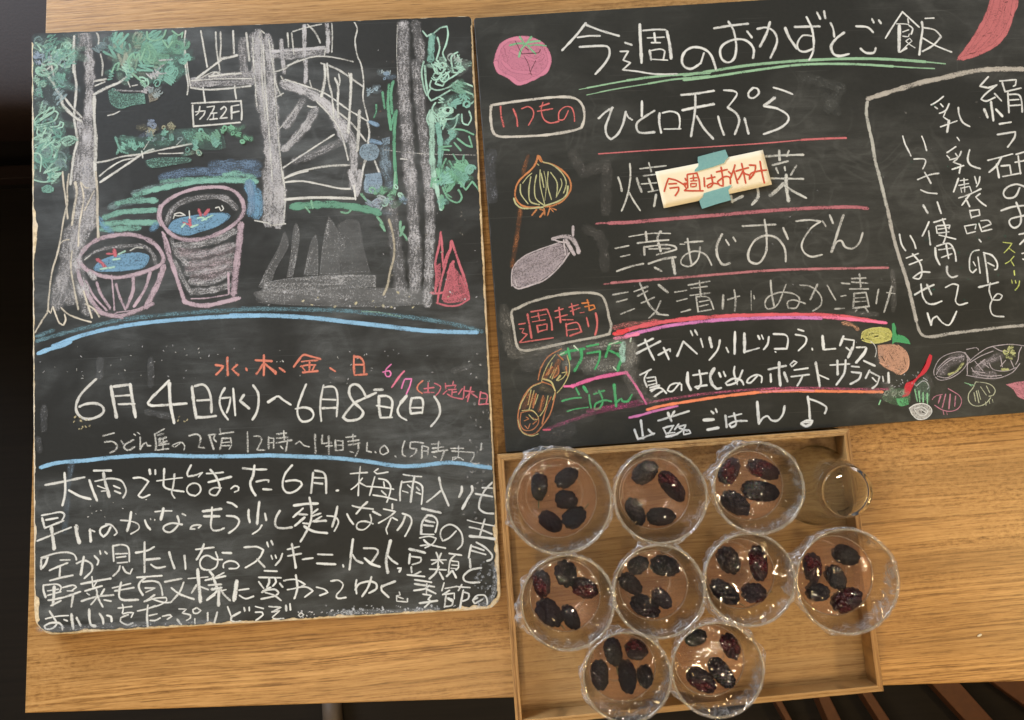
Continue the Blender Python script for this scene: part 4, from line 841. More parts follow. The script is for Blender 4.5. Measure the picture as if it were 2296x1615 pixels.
haze(c, 'R5', GRY, .80, 30, '195 285 320 225 500 175 700 140 850 130 960 135 1040 165 1085 260 1110 380 1130 460 1115 530;1115 540 1000 570 700 625 400 690 250 705 190 660 160 500 135 320 180 290')
c.build('chalk_line', right_board, 'grey rounded frame')
c = Chalk()
strokes(c, 'R5', 19, (.64, .20, .20), .92, '''210 445 270 435;220 490 260 488 240 530 292 545 212 630 400 602 550 580;w30 295 345 335 580;w24 330 320 490 295 530 400 540 500;w16 335 375 480 345;w24 400 335 415 400;w16 345 420 470 400;w24 390 460 402 525;390 460 490 440 490 500;w18 400 520 490 495;
 570 315 650 290;575 380 690 350;w26 610 280 625 425;w20 735 240 755 350;710 275 800 250;725 315 820 280;w18 640 400 750 400;w24 680 440 690 560;w22 680 450 790 430 835 520;w16 690 505 800 490;w24 720 560 830 520;w24 885 380 905 465;w26 975 335 990 400 988 480 970 550;w14 820 330 862 325''')
strokes(c, 'R5', 22, (.68, .27, .10), .95, '890 200 905 250 912 305;840 235 905 228;870 270 955 252 970 285 920 305')
c.build('chalk_lettering', right_board, 'red word inside the grey rounded frame')
c = Chalk()
haze(c, 'R5', (.42, .44, .42), .34, 120, '620 740 800 700 1100 650 1300 640;700 860 1000 820 1280 800;900 900 1250 860;1330 680 1300 850')
strokes(c, 'R5', 36, DG, .92, '''630 745 720 712 860 690;700 690 720 790;w40 830 700 830 790 765 910;w30 890 665 1000 645;w32 890 735 1020 715 1010 800 970 890;w40 1115 645 1100 700 1075 770;w26 1115 640 1230 625;w30 1120 710 1200 745;w44 1190 740 1235 790 1210 850 1195 905''')
haze(c, 'R5', MINT, .6, 60, '1250 640 1240 740 1250 800')
strokes(c, 'R5', 18, (.6, .72, .62), .9, '1110 650 1200 615;760 660 800 700;620 750 660 730;1150 870 1180 905;1330 580 1320 620')
c.build('chalk_lettering', right_board, 'green salad heading')
c = Chalk()
strokes(c, 'R5', 26, DG, .92, '''w32 780 1085 810 1145;w36 855 1070 890 1120;640 1212 740 1185 830 1178;w20 690 1315 780 1290 900 1275;w26 910 1150 918 1220 930 1280;w28 960 1142 1060 1108;w30 1010 1110 1045 1200 1020 1280 965 1295 975 1240 1060 1205 1130 1215;w40 1160 1050 1170 1150 1180 1260;w32 1180 1225 1230 1188 1245 1215 1300 1212 1335 1150''')
c.build('chalk_lettering', right_board, 'green rice heading')
c = Chalk()
haze(c, 'R5', (.82, .22, .48), .95, 42, '740 1065 900 1005 1080 960 1280 928')
haze(c, 'R5', (.82, .22, .48), .9, 26, '660 1065 760 1062;1285 930 1350 1020 1420 1130 1480 1238')
c.build('chalk_line', right_board, 'pink angled bracket')

c = Chalk()
OR = (.55, .25, .13); YE = (.58, .55, .28)
strokes(c, 'R5', 20, OR, .85, '630 692 500 770 430 880 400 1000;440 1025 340 1065 260 1160 212 1280 200 1400 225 1500 300 1548 380 1530 450 1450 520 1340 560 1200 570 1130 540 1060 440 1020;600 860 605 930 560 980;380 1140 350 1280;450 1160 420 1300;530 1170 480 1290 440 1440;600 750 650 800;w14 230 1330 340 1310 400 1370 400 1440 340 1500 260 1500 220 1430 230 1330;w14 280 1370 310 1390 260 1410;w14 320 1440 300 1490 270 1460;540 870 480 950;680 870 690 960;340 1380 400 1400 350 1440')
strokes(c, 'R5', 14, YE, .88, '570 750 510 830 460 930 435 1015;690 760 715 850 705 950 650 1060 590 1130;570 1130 545 1200;425 1035 330 1080 245 1210 215 1290;540 830 500 950;560 900 520 980;585 880 540 990;w30 620 960 590 1000;640 930 690 920 650 980 600 1010;330 1100 300 1250;360 1110 310 1300;400 1150 370 1240;500 1160 470 1280 420 1360;240 1310 340 1305 405 1370;w22 445 990 530 1020 570 1110;w14 200 1400 240 1520 330 1560 400 1540;310 1350 360 1400 400 1390')
haze(c, 'R5', OR, .36, 60, '520 900 460 980;600 820 560 950;300 1150 260 1280;450 1200 420 1300;350 1150 330 1250')
haze(c, 'R5', (.18, .16, .12), .5, 70, '440 1070 520 1110')
c.build('chalk_drawing', right_board, 'orange outlined lotus root')
c = Chalk()
haze(c, 'R3', (.36, .17, .09), .42, 52, '520 120 490 210 470 300;440 680 420 850 390 1050 350 1290')
strokes(c, 'R3', 28, (.60, .28, .13), .9, '625 118 600 200 545 270 430 375 385 480 392 570 450 640 540 665 640 660;700 655 800 640 900 585 975 470 960 360 880 265 760 200 680 180 645 120;w40 628 120 660 170;610 690 565 745;w28 650 685 700 700 650 765;690 680 700 740;w20 750 680 730 750;w18 770 670 820 690;w18 750 665 790 710')
strokes(c, 'R3', 22, (.54, .56, .34), .9, 'w26 370 570 400 635 480 675 680 662;w26 690 650 850 595 930 530 945 440;w20 680 180 780 212 880 295 928 400 900 510;w16 560 300 510 345 465 405;w18 440 420 445 520 520 625;w22 550 340 530 480 545 600 640 635;w18 610 320 590 450 605 570 690 640;w16 650 265 650 420 700 640;w12 690 280 715 420 700 590;w18 735 285 730 430 770 580;w18 760 290 830 400 825 540;w16 870 360 880 430 820 560;w18 660 300 690 450;w14 620 200 635 215')
c.build('chalk_drawing', right_board, 'orange and yellow chalk onion')
c = Chalk()
AUB = (.50, .46, .52)
fill(c, 'R3', AUB, .60, '345 1440 370 1290 480 1190 700 1100 850 1040 950 1120 900 1230 790 1360 640 1460 500 1515 400 1525 350 1490')
strokes(c, 'R3', 18, (.58, .55, .60), .85, '350 1500 345 1400 370 1290 480 1185 650 1110 850 1040;w26 360 1490 420 1530 560 1490 700 1435 850 1300 960 1150;w12 700 1170 760 1180;380 1440 400 1500')
haze(c, 'R3', AUB, .5, 90, '450 1300 600 1230 750 1170;450 1450 600 1400 750 1300')
haze(c, 'R3', (.58, .55, .60), .75, 50, '790 1000 880 975 980 990 1040 1070 1060 1140;930 1020 980 1110 1010 1160')
strokes(c, 'R3', 40, (.58, .55, .60), .9, '1000 870 1000 960;w20 780 1000 860 1030 940 1040;w20 900 1010 920 1170')
c.build('chalk_drawing', right_board, 'lilac chalk aubergine')

c = Chalk()
haze(c, 'R7', (.50, .49, .46), .72, 58, '215 485 400 425 600 365 800 305 1000 265 1250 205 1450 175 1700 165 1950 170')
haze(c, 'R7', (.50, .52, .50), .74, 44, '205 520 195 640 225 800 260 960 290 1150 330 1300 380 1500 405 1620')
haze(c, 'R8', (.50, .50, .48), .76, 46, '365 0 420 220 480 500 540 720 620 960 680 1200 730 1420')
haze(c, 'R8', (.50, .50, .48), .70, 36, '725 1380 750 1500 800 1575 900 1590 1100 1555;1080 1558 1400 1520 1650 1490 1950 1465')
haze(c, 'R8', (.50, .50, .48), .50, 26, '700 1250 710 1350')
c.build('chalk_line', right_board, 'grey rounded frame at the right')
c = Chalk()
strokes(c, 'R7', 28, WH, .95, '''1500 250 1410 350 1500 368;1500 368 1595 335 1480 425 1422 490 1480 510 1570 470;1570 430 1640 505;w38 1530 520 1555 715;w44 1458 600 1492 680;w38 1585 600 1650 670;1650 310 1680 410 1850 370;w26 1625 295 1800 280 1790 340 1770 350;w30 1710 420 1722 630;1720 440 1820 440 1855 500 1865 625;w24 1720 500 1825 492;w24 1720 560 1845 550;
 w30 1620 755 1740 735;w30 1600 868 1790 838 1780 900 1710 1000;w24 1495 1145 1630 1110 1760 1075;w32 1640 1110 1590 1200 1510 1270;w36 1590 1190 1615 1325;1640 1205 1730 1195 1745 1285;w24 1655 1318 1850 1280;1800 1080 1900 1050;1790 1165 1900 1145;w30 1820 1100 1845 1285;
 w30 1835 1440 1790 1530 1700 1548 1662 1500 1700 1435 1800 1400 1900 1430''')
strokes(c, 'R8', 30, WH, .95, '1640 240 1760 200 1900 185;1800 155 1848 290 1840 385 1780 425 1732 390 1740 330 1900 290;w26 1830 495 1900 480;w28 1900 540 1840 600;w20 1860 700 1900 690;w20 1870 760 1900 770')
c.build('chalk_lettering', right_board, 'first column of white characters at the frame edge')
c = Chalk()
strokes(c, 'R8', 16, (.58, .66, .22), .92, '1660 580 1755 590 1720 640 1670 692;1725 645 1785 690;1775 730 1730 780 1685 808;1740 770 1775 830;w22 1778 885 1782 928;w18 1750 985 1758 1020;w18 1790 990 1796 1015;w22 1835 995 1825 1045 1790 1090')
c.build('chalk_lettering', right_board, 'small lime green word')
c = Chalk()
strokes(c, 'R7', 24, WH, .93, '''1020 460 950 515 890 550;930 572 955 590;990 540 1015 568;w28 1080 540 1045 610 980 640;w26 1040 630 1020 680 1080 720;w34 1080 720 1060 840;w22 990 785 1165 722;w28 1180 580 1190 660 1230 740 1300 780;w26 1168 900 1190 930;w28 1150 1000 1060 1060;1060 1095 1085 1120;1150 1072 1170 1100;w26 1210 1050 1180 1110 1090 1138;w24 1170 1125 1125 1165 1200 1190;w30 1205 1195 1190 1280;1115 1240 1235 1200;w34 1300 1035 1280 1130 1312 1195 1410 1232;
 w28 1180 1340 1130 1480;w18 1200 1362 1280 1350;w18 1185 1412 1290 1392;w20 1240 1340 1248 1480;w18 1205 1440 1215 1485;w18 1215 1442 1300 1422 1320 1480;w26 1355 1320 1375 1390;w24 1410 1320 1400 1380 1375 1425''')
strokes(c, 'R8', 26, WH, .93, '''1185 105 1300 65 1420 8;w28 1300 70 1220 180;w28 1260 115 1300 195;1410 60 1365 95 1420 150 1475 190;w24 1300 240 1320 322;w24 1305 242 1400 230 1410 290 1325 312;w22 1245 405 1272 488 1360 465;w20 1255 405 1370 385 1360 435;w24 1400 380 1430 465 1535 440;w22 1420 350 1500 345 1530 385 1440 422;w22 1402 550 1422 575;
 w24 1400 662 1335 680 1302 750 1302 875 1335 905 1370 870;w22 1390 740 1412 908;w20 1340 790 1362 830;w28 1455 700 1480 850 1498 1010;w26 1450 692 1540 720 1595 800 1590 870 1570 872;w24 1495 800 1560 832;w28 1398 1060 1500 1035 1605 1008;w24 1520 1015 1510 1100 1540 1190;w22 1540 1195 1620 1195 1650 1150 1600 1130 1555 1180 1520 1255 1535 1340 1580 1370 1665 1375''')
c.build('chalk_lettering', right_board, 'second column of white characters')
c = Chalk()
strokes(c, 'R7', 26, WH, .93, '585 885 610 970 640 1030 672 1095;w24 790 888 815 950 840 1038;w22 705 1130 810 1128 830 1160 800 1235;w24 745 1350 870 1300 970 1282;w28 820 1275 860 1340 885 1388;w26 780 1462 850 1490 950 1500')
strokes(c, 'R8', 26, WH, .93, '''w36 805 185 850 262;w28 955 150 995 268;w26 865 362 835 430 795 510;w26 862 460 880 605;w26 918 365 1040 330;w22 942 410 952 480;w22 955 402 1090 395 1080 432;w18 965 440 1080 422;w20 960 482 1080 468;w26 1010 330 1052 470 1020 590;w24 975 502 1150 545;
 w34 932 640 942 740 980 818;w26 950 620 1080 592 1140 680 1155 780;w24 970 660 1120 640;w20 1000 742 1110 702;w26 1048 600 1075 750;w36 1058 842 1062 910 1108 955 1165 940;w26 1045 1062 1120 1025 1180 1040 1162 1140 1150 1210 1190 1250 1275 1228''')
c.build('chalk_lettering', right_board, 'third column of white characters')
c = Chalk()
strokes(c, 'R8', 26, WH, .93, '''550 495 572 600 615 668;665 510 705 580 725 645;w24 625 748 750 700;w22 655 818 790 768;w26 690 705 768 800 790 900 762 970 692 960 780 900 875 900;w30 715 1140 800 1090 915 1035;w28 780 1030 800 1160 850 1232 920 1240 1000 1210;w34 845 1035 890 1135;w28 850 1340 888 1465;w28 888 1465 905 1400 950 1372 1010 1440 1070 1468 1110 1430 1160 1322''')
c.build('chalk_lettering', right_board, 'fourth column of white characters')

c = Chalk()
strokes(c, 'R6', 24, WH, .96, '''200 275 320 218;185 340 380 240;255 225 290 310 330 390;w20 365 352 460 300 462 322;w26 410 295 450 385;520 360 570 240 680 340;w22 630 155 645 190;w22 665 150 685 185;w22 712 220 730 285;w32 785 212 802 285;870 230 850 310 785 392;w20 922 292 940 330;w28 993 165 990 340;w36 1070 180 1072 325;w20 1075 325 1130 312 1190 295;w22 1182 195 1195 220;w18 1212 190 1225 220;w24 1270 205 1262 260 1230 305;
 w22 1310 180 1400 185 1428 220 1418 300 1320 302;w16 1323 325 1328 328;w20 1510 142 1555 155;w22 1490 185 1570 202 1572 255 1515 315;w22 1625 300 1628 308;w34 1710 200 1720 300;w20 1725 308 1815 300;w26 1882 200 1855 272;w20 1875 218 1970 232 1962 290;w34 1958 290 1922 368;w20 1905 292 1945 322;w20 1990 290 2065 288;w32 2068 300 2050 340 1988 412;w24 2050 400 2138 440''')
c.build('chalk_lettering', right_board, 'white salad ingredients line')
c = Chalk()
strokes(c, 'R6', 20, WH, .95, '''215 515 305 470;w22 275 495 250 550 272 612;270 540 340 530 352 590;w16 280 570 340 560;w18 285 600 350 585;w26 300 620 370 600;w24 310 650 370 610;w20 300 640 380 622 430 665;w24 335 690 400 645;w20 540 580 480 650 440 642 460 602 510 582 555 592 555 640;w34 605 500 605 580 630 635;w22 650 518 765 500;w24 700 480 715 580 690 630 662 612 760 600;w38 820 465 790 530 808 595;w26 808 595 845 628 878 622;w26 862 500 875 530;w22 900 490 915 525;
 w26 990 450 985 500 1010 590;w24 1055 480 1010 570 930 600 915 582 980 545 1045 560 1062 595;w22 1180 520 1120 580 1090 575 1110 540 1170 515 1212 530 1210 575;w26 1270 470 1410 440;w32 1355 415 1355 500 1365 600;w26 1285 510 1288 570;w34 1398 500 1422 565;w18 1478 400 1445 430 1460 448 1502 412 1475 400;1480 475 1590 460;1455 530 1600 512;w24 1548 520 1530 560 1505 602;w30 1655 415 1670 500 1688 605;w18 1680 515 1760 550;
 w20 1775 435 1930 425;w30 1832 400 1835 510;w26 1900 395 1888 500 1825 595;1950 445 2010 450;w24 1950 492 2028 500 2008 550 1940 590;w26 2095 480 2065 540;w22 2100 490 2178 530 2158 590 2120 625;w18 2120 540 2150 570;w20 2203 530 2210 568;w26 2250 500 2255 578''')
c.build('chalk_lettering', right_board, 'white potato salad line')
c = Chalk()
strokes(c, 'R6', 24, WH, .95, '''w28 222 890 240 1035;w26 170 965 198 1042 260 1022 330 995;w26 285 965 320 1002;w24 365 890 480 855 615 812;w34 445 830 470 890;w26 495 815 470 860;w18 405 952 490 930;w20 410 960 430 1000;w18 430 940 490 930 445 1000;w18 440 992 500 988;w24 430 1022 520 1000;w22 530 920 500 962;w20 520 942 590 925 560 972 470 1022;w22 540 952 600 972;w20 570 972 575 1005 630 992 612 965 570 972;
 w24 800 815 818 830;w22 835 795 845 820;w34 740 885 815 880;w32 770 965 855 948;w30 915 850 925 940;w20 940 860 1045 835;w24 985 830 1002 920 962 945 945 920 1000 895 1090 892;w34 1175 740 1190 910;w26 1190 910 1220 870 1260 852 1290 885 1340 890 1385 840 1400 772;w26 1590 695 1602 780 1608 900;w24 1605 712 1680 740 1742 780 1730 830;w34 1540 915 1580 890 1625 890 1610 920 1570 935 1540 915;w20 1560 905 1600 905''')
c.build('chalk_lettering', right_board, 'white rice line with a music note')

VG = (.48, .45, .50)
c = Chalk()
fill(c, 'R9', (.58, .58, .20), .78, '320 330 370 250 500 215 640 225 690 290 660 370 520 405 390 395')
strokes(c, 'R9', 16, (.66, .66, .28), .9, '320 350 340 270 430 230 560 215;330 370 420 400 540 400 670 360;380 330 500 300 600 340;400 280 560 260 640 300;450 350 550 330')
strokes(c, 'R9', 16, DARK, .8, '380 350 420 360;480 325 520 320', .3)
strokes(c, 'R9', 12, WH, .8, '430 380 480 430 500 500 485 570')
fill(c, 'R9', (.10, .40, .18), .9, '685 170 712 160 735 220 740 290 830 320 890 370 910 420 790 400 720 395 690 430 690 300')
c.build('chalk_drawing', right_board, 'yellow chalk lemon with green leaves')
c = Chalk()
fill(c, 'R9', (.58, .36, .26), .76, '515 430 700 415 790 450 870 530 890 620 860 730 770 785 690 745 560 670 520 560')
strokes(c, 'R9', 20, (.64, .40, .29), .9, '760 430 850 500 890 600 870 720 790 780;550 480 650 520 600 640;620 460 740 540 720 700;660 440 800 520 790 660;540 640 650 690 780 740')
strokes(c, 'R9', 10, DARK, .7, '560 560 600 620;650 520 700 600;830 570 850 660;600 680 650 690', .3)
c.build('chalk_drawing', right_board, 'peach coloured chalk root vegetable')
c = Chalk()
fill(c, 'R9', (.18, .34, .20), .45, '560 1050 700 960 820 950 900 1000 900 1120 760 1150 600 1100')
scribble(c, 'R9', 720, 1010, 160, 70, 12, 26, [(.40, .46, .40), (.3, .42, .32)], .5)
fill(c, 'R9', (.16, .50, .24), .7, '730 1070 870 1060 890 1140 780 1160')
fill(c, 'R9', (.20, .30, .24), .5, '960 900 1060 830 1140 900 1140 1100 960 1080')
strokes(c, 'R9', 22, (.30, .62, .38), .9, '960 960 975 1030 990 1100;1010 980 1020 1110;1060 1000 1062 1110;1110 1010 1112 1130;w22 550 1090 530 1140')
strokes(c, 'R9', 14, LAV, .7, '980 920 1050 860 1100 870 1130 930 1110 960;1060 820 1110 850')
c.build('chalk_drawing', right_board, 'green chalk leaf vegetables')
c = Chalk()
fill(c, 'R9', (.60, .06, .08), .97, '1140 535 1170 550 1160 620 1130 700 1080 770 1000 830 940 920 900 1010 870 1040 810 1052 830 960 860 880 930 860 1010 780 1080 680 1110 600')
c.build('chalk_drawing', right_board, 'bright red chalk chilli')
c = Chalk()
haze(c, 'R9', VG, .30, 130, '1280 740 1370 640 1500 570')
strokes(c, 'R9', 13, VG, .85, '1195 790 1190 730 1240 620 1310 560 1420 520 1520 510 1580 550 1590 640 1520 740 1400 820 1270 850 1205 810;1220 780 1270 700 1400 600 1550 560;1240 700 1350 600 1450 570;1230 800 1350 820 1480 740;1580 480 1700 460 1725 490;1580 560 1620 640;w26 1560 520 1620 600')
haze(c, 'R9', (.50, .54, .28), .62, 36, '1370 780 1460 740 1540 650')
strokes(c, 'R9', 14, VG, .85, '1590 770 1595 660 1650 590 1740 520 1840 460 1980 430 2120 420 2290 440;2240 450 2210 520 2200 600 2170 660;1580 790 1700 812 1850 830 1980 820 2090 780 2150 740 2220 650;1620 640 1750 560 1900 500;1640 700 1700 770 1850 800 2000 790;1680 620 1780 740;1750 620 1850 700;1850 640 1900 720 2050 740 2170 700;1990 580 2010 690;2110 610 2150 700;1800 600 1700 680;2050 610 1990 680;1590 600 1590 780;1650 740 1800 760;1900 450 2000 500 2100 500')
haze(c, 'R9', VG, .32, 100, '1720 700 1850 620 1980 560;1700 780 1900 790')
scribble(c, 'R9', 2100, 510, 70, 60, 8, 20, [(.50, .54, .28)], .75)
haze(c, 'R9', (.50, .54, .28), .5, 40, '2060 570 2120 590;2010 720 2080 720')
c.build('chalk_drawing', right_board, 'two grey lilac chalk aubergines')
c = Chalk()
strokes(c, 'R9', 14, (.52, .25, .34), .88, '1360 950 1430 990 1500 1040 1522 1110 1480 1190 1390 1222 1290 1205 1200 1150;1170 1080 1210 1040 1290 1020;w28 1270 1040 1245 1120;w24 1330 1020 1290 1180;w24 1385 1020 1370 1190;w20 1450 1040 1440 1160;w12 1300 1220 1310 1260;w12 1340 1220 1350 1265')
c.build('chalk_drawing', right_board, 'dark pink chalk onion')
c = Chalk()
strokes(c, 'R9', 16, (.50, .54, .42), .88, '1690 870 1660 940 1610 1010 1605 1090 1650 1145 1730 1160 1810 1130 1870 1060;1700 870 1800 880 1880 910 1925 970 1900 1030 1850 1040;w18 1700 980 1730 1120;w18 1670 1000 1690 1100;w16 1750 930 1820 1030;w16 1820 920 1860 1000;w12 1810 1110 1815 1150;w12 1850 1090 1860 1130;w12 1890 1080 1900 1115;w12 1720 970 1750 1080')
strokes(c, 'R9', 14, (.3, .55, .36), .85, '1560 880 1620 900 1670 910;1600 890 1640 920')
c.build('chalk_drawing', right_board, 'pale green chalk garlic bulb')
c = Chalk()
fill(c, 'R9', (.58, .26, .32), .72, '2050 900 2180 870 2320 855 2320 1100 2200 1050 2140 960')
c.build('chalk_drawing', right_board, 'pink chalk vegetable cut off by the frame')
c = Chalk()
fill(c, 'R9', (.55, .56, .56), .66, '890 1180 960 1135 1060 1122 1150 1170 1165 1240 1090 1310 1000 1322 930 1260')
strokes(c, 'R9', 16, WH, .9, '895 1185 960 1145 1060 1130 1140 1165 1165 1230 1100 1305 1000 1318 930 1260 895 1185;960 1190 1050 1170 1120 1220 1080 1270 1000 1260 960 1200;w14 1040 1200 1100 1240')
strokes(c, 'R9', 20, DARK, .9, '1050 1228 1065 1235', .3)
c.build('chalk_drawing', right_board, 'white chalk lotus slice')

c = Chalk()
specks('R9', 600, 750, 1000, 950, 40, 8, 22, [WH, LAV], .5)
specks('R9', 100, 400, 900, 900, 30, 5, 10, [LAV, (.5, .5, .3)], .5)
specks('R4', 100, 20, 2290, 1290, 60, 3, 7, [LAV], .4)
specks('R7', 230, 480, 1500, 1500, 40, 8, 16, [(.10, .32, .24), (.3, .3, .3)], .5)
specks('R8', 500, 300, 1886, 1200, 50, 8, 18, [(.08, .30, .22)], .5)
haze(c, 'R3', (.30, .33, .40), .26, 130, '130 100 110 300 140 560')
haze(c, 'R3', (.32, .32, .32), .20, 120, '1000 100 1100 300 1350 200;1150 900 1300 1000 1340 1300;1360 250 1350 700')
haze(c, 'R5', (.40, .40, .38), .26, 120, '60 300 100 600 140 720;1200 600 1340 700 1330 900;1300 950 1400 1150 1550 1200;150 740 600 660')
haze(c, 'R5', (.36, .36, .36), .20, 160, '300 850 500 780;700 1180 1000 1150 1300 1120;600 1380 900 1340;500 1560 700 1500')
haze(c, 'R6', (.40, .40, .38), .22, 80, '2100 640 2250 700;150 250 140 420;180 500 240 640')
haze(c, 'R8', (.45, .45, .44), .22, 60, '470 900 490 1100 480 1300;0 1340 300 1350')
haze(c, 'R2', (.26, .28, .28), .22, 90, '900 560 1200 640 1100 800;1080 720 1160 820')
haze(c, 'R9', (.36, .36, .36), .22, 90, '540 500 520 650;600 900 700 960;1150 900 1100 820')
c.build('chalk_dust', right_board)['kind'] = 'stuff'
# ------------------------------------------------------------------ table
a_ = unp(103, 0, 0); b_ = unp(55, 1600, 0); d_ = unp(2296, 1528, 0); m_ = unp(1150, 1560, 0)
ex = Vector((d_.x - b_.x, d_.y - b_.y)).normalized(); ey = Vector((a_.x - b_.x, a_.y - b_.y)).normalized()
B0 = Vector((b_.x, b_.y))
table = thing('table', 'light ash wood table top with fine straight grain under both chalkboards', 'table')
P = [B0 + ey * 0.92, B0 + ey * 0.92 + ex * 1.45, B0 + ex * 1.45, B0]
slab('tabletop', P, -0.030, 0.0, M_TABLE, table, 0.0015)
for cc in (B0 + ex * 0.10 + ey * 0.10, B0 + ex * 1.35 + ey * 0.10, B0 + ex * 0.10 + ey * 0.82, B0 + ex * 1.35 + ey * 0.82):
    q = 0.022
    slab('leg', [cc + Vector((-q, q)), cc + Vector((q, q)), cc + Vector((q, -q)), cc + Vector((-q, -q))], -0.70, -0.0305, M_TABLE, table, 0.002)

# ------------------------------------------------------------------ floor, bench, slats under the table
def floor_mat():
    w = N('dark_floor'); co = w.n('ShaderNodeTexCoord').outputs['Object']
    a = w.noise(w.mapping(co, (1, 30, 1)), 4.0, 3); b = w.noise(co, 160, 2)
    c = w.mix(a, (0.008, 0.006, 0.004), (0.018, 0.013, 0.008))
    return w.pbr(c, 0.7, bump=b, bstr=0.1, **{'Specular IOR Level': 0.2})
fl = link('floor', mesh('floor', [(-3, -3, -0.70), (3, -3, -0.70), (3, 3, -0.70), (-3, 3, -0.70)], [(0, 1, 2, 3)]), floor_mat())
fl['kind'] = 'structure'
M_SLAT = simple('orange_stained_wood', (0.10, 0.032, 0.006), 0.6, 60, 0.3)
S = lambda x, y: (3000 + x / 2.856, 2200 + y / 2.856)
slats = [((110, 1110), (235, 1110), (370, 1380), (225, 1380)), ((580, 1080), (690, 1080), (890, 1380), (770, 1380)),
         ((1330, 990), (1640, 990), (1990, 1380), (1690, 1380)), ((1985, 975), (2330, 900), (2900, 1320), (2600, 1420)),
         ((-310, 1220), (-240, 1215), (-150, 1380), (-220, 1380))]
sl_lab = ['narrow orange brown floor slat under the left part of the tray front edge', 'orange brown floor slat just below the front right corner of the tray',
          'widest orange brown floor slat crossing the dark floor at the lower right', 'orange brown floor slat cut off by the lower right corner of the photo',
          'faint orange brown floor slat beside the lowest glass of drinks']
for i, q in enumerate(slats):
    pts = []
    for (x, y) in q:
        nx, ny = S(x, y); w_ = unn(nx, ny, -0.66); pts.append(Vector((w_.x, w_.y)))
    up = (pts[0] - pts[3]) * 0.9; dn = (pts[3] - pts[0]) * 1.6
    up2 = (pts[1] - pts[2]) * 0.9; dn2 = (pts[2] - pts[1]) * 1.6
    o = slab('floor_slat', [pts[0] + up, pts[1] + up2, pts[2] + dn2, pts[3] + dn], -0.6995, -0.66, M_SLAT, None, 0.002)
    tag(o, sl_lab[i], 'slat', 'orange floor slats under the table')
M_POST = simple('pale_post_wood', (0.085, 0.058, 0.035), 0.6, 90, 0.3)
pw = unn(1236, 2665, -0.45)
def lathe_mesh(name, prof, seg=48, close=False):
    vs, fs = [], []
    m = len(prof)
    for k in range(seg):
        a = 2 * math.pi * k / seg
        for r, z in prof: vs.append((r * math.cos(a), r * math.sin(a), z))
    for k in range(seg):
        k2 = (k + 1) % seg
        for i in range(m - 1):
            fs.append((k * m + i, k2 * m + i, k2 * m + i + 1, k * m + i + 1))
    if close:
        fs.append([k * m for k in range(seg)][::-1]); fs.append([k * m + m - 1 for k in range(seg)])
    return mesh(name, vs, fs)
zb_ = -0.672
q0 = unn(1226, 2560, zb_); q1 = unn(1246, 2900, zb_)
ax = Vector((q1.x - q0.x, q1.y - q0.y, 0)); L_ = ax.length * 1.3
post = link('wooden_bar', lathe_mesh('wooden_bar', [(0.017, 0), (0.018, 0.3 * L_), (0.020, 0.6 * L_), (0.019, L_)], 24, True), M_POST, None, True)
post.location = (q0.x, q0.y, -0.6795); post.rotation_euler = ax.to_track_quat('Z', 'Y').to_euler()
tag(post, 'pale rounded wooden bar lying on the dark floor just below the table edge', 'bar')

M_LEATHER = simple('dark_bench_leather', (0.022, 0.013, 0.010), 0.6, 300, 0.3, 0.35, **{'Specular IOR Level': 0.2})
z_b = -0.24
p1 = unn(-900, 410, z_b); p2 = unn(900, 418, z_b)
bm = bmesh.new()
prof = [(0.0, -0.10), (-0.004, -0.03), (0.006, -0.006), (0.022, 0.0), (0.06, 0.004), (0.30, 0.006), (0.6, 0.004)]
rows = []
for px, py in ((p1.x - 0.3, p1.y), (p1.x * 0.5 + p2.x * 0.5, (p1.y + p2.y) / 2), (p2.x, p2.y)):
    rows.append([bm.verts.new((px, py + a, z_b + h)) for a, h in prof])
for r0, r1 in zip(rows, rows[1:]):
    for i in range(len(prof) - 1): bm.faces.new((r0[i], r0[i + 1], r1[i + 1], r1[i]))
bench = thing('bench', 'dark brown leather bench seat beside the upper left table edge', 'bench')
bmesh.ops.recalc_face_normals(bm, faces=bm.faces)
seat = link('seat', bm_mesh('seat', bm), M_LEATHER, bench, True)
sd = seat.modifiers.new('thick', 'SOLIDIFY'); sd.thickness = 0.006
sb = seat.modifiers.new('soft', 'SUBSURF'); sb.levels = 2; sb.render_levels = 2
M_DARKW = simple('bench_base_dark', (0.012, 0.009, 0.007), 0.5, 60, 0.3)
slab('base', [Vector((p1.x - 0.3, p1.y + 0.60)), Vector((p2.x, p1.y + 0.60)), Vector((p2.x, p1.y + 0.03)), Vector((p1.x - 0.3, p1.y + 0.03))], -0.6995, z_b - 0.08, M_DARKW, bench)
r1_ = unn(-600, 660, -0.5); 
slab('foot_rail', [Vector((r1_.x - 0.3, r1_.y + 0.012)), Vector((p2.x, r1_.y + 0.012)), Vector((p2.x, r1_.y - 0.012)), Vector((r1_.x - 0.3, r1_.y - 0.012))], -0.54, -0.51, M_LEATHER, bench, 0.002)

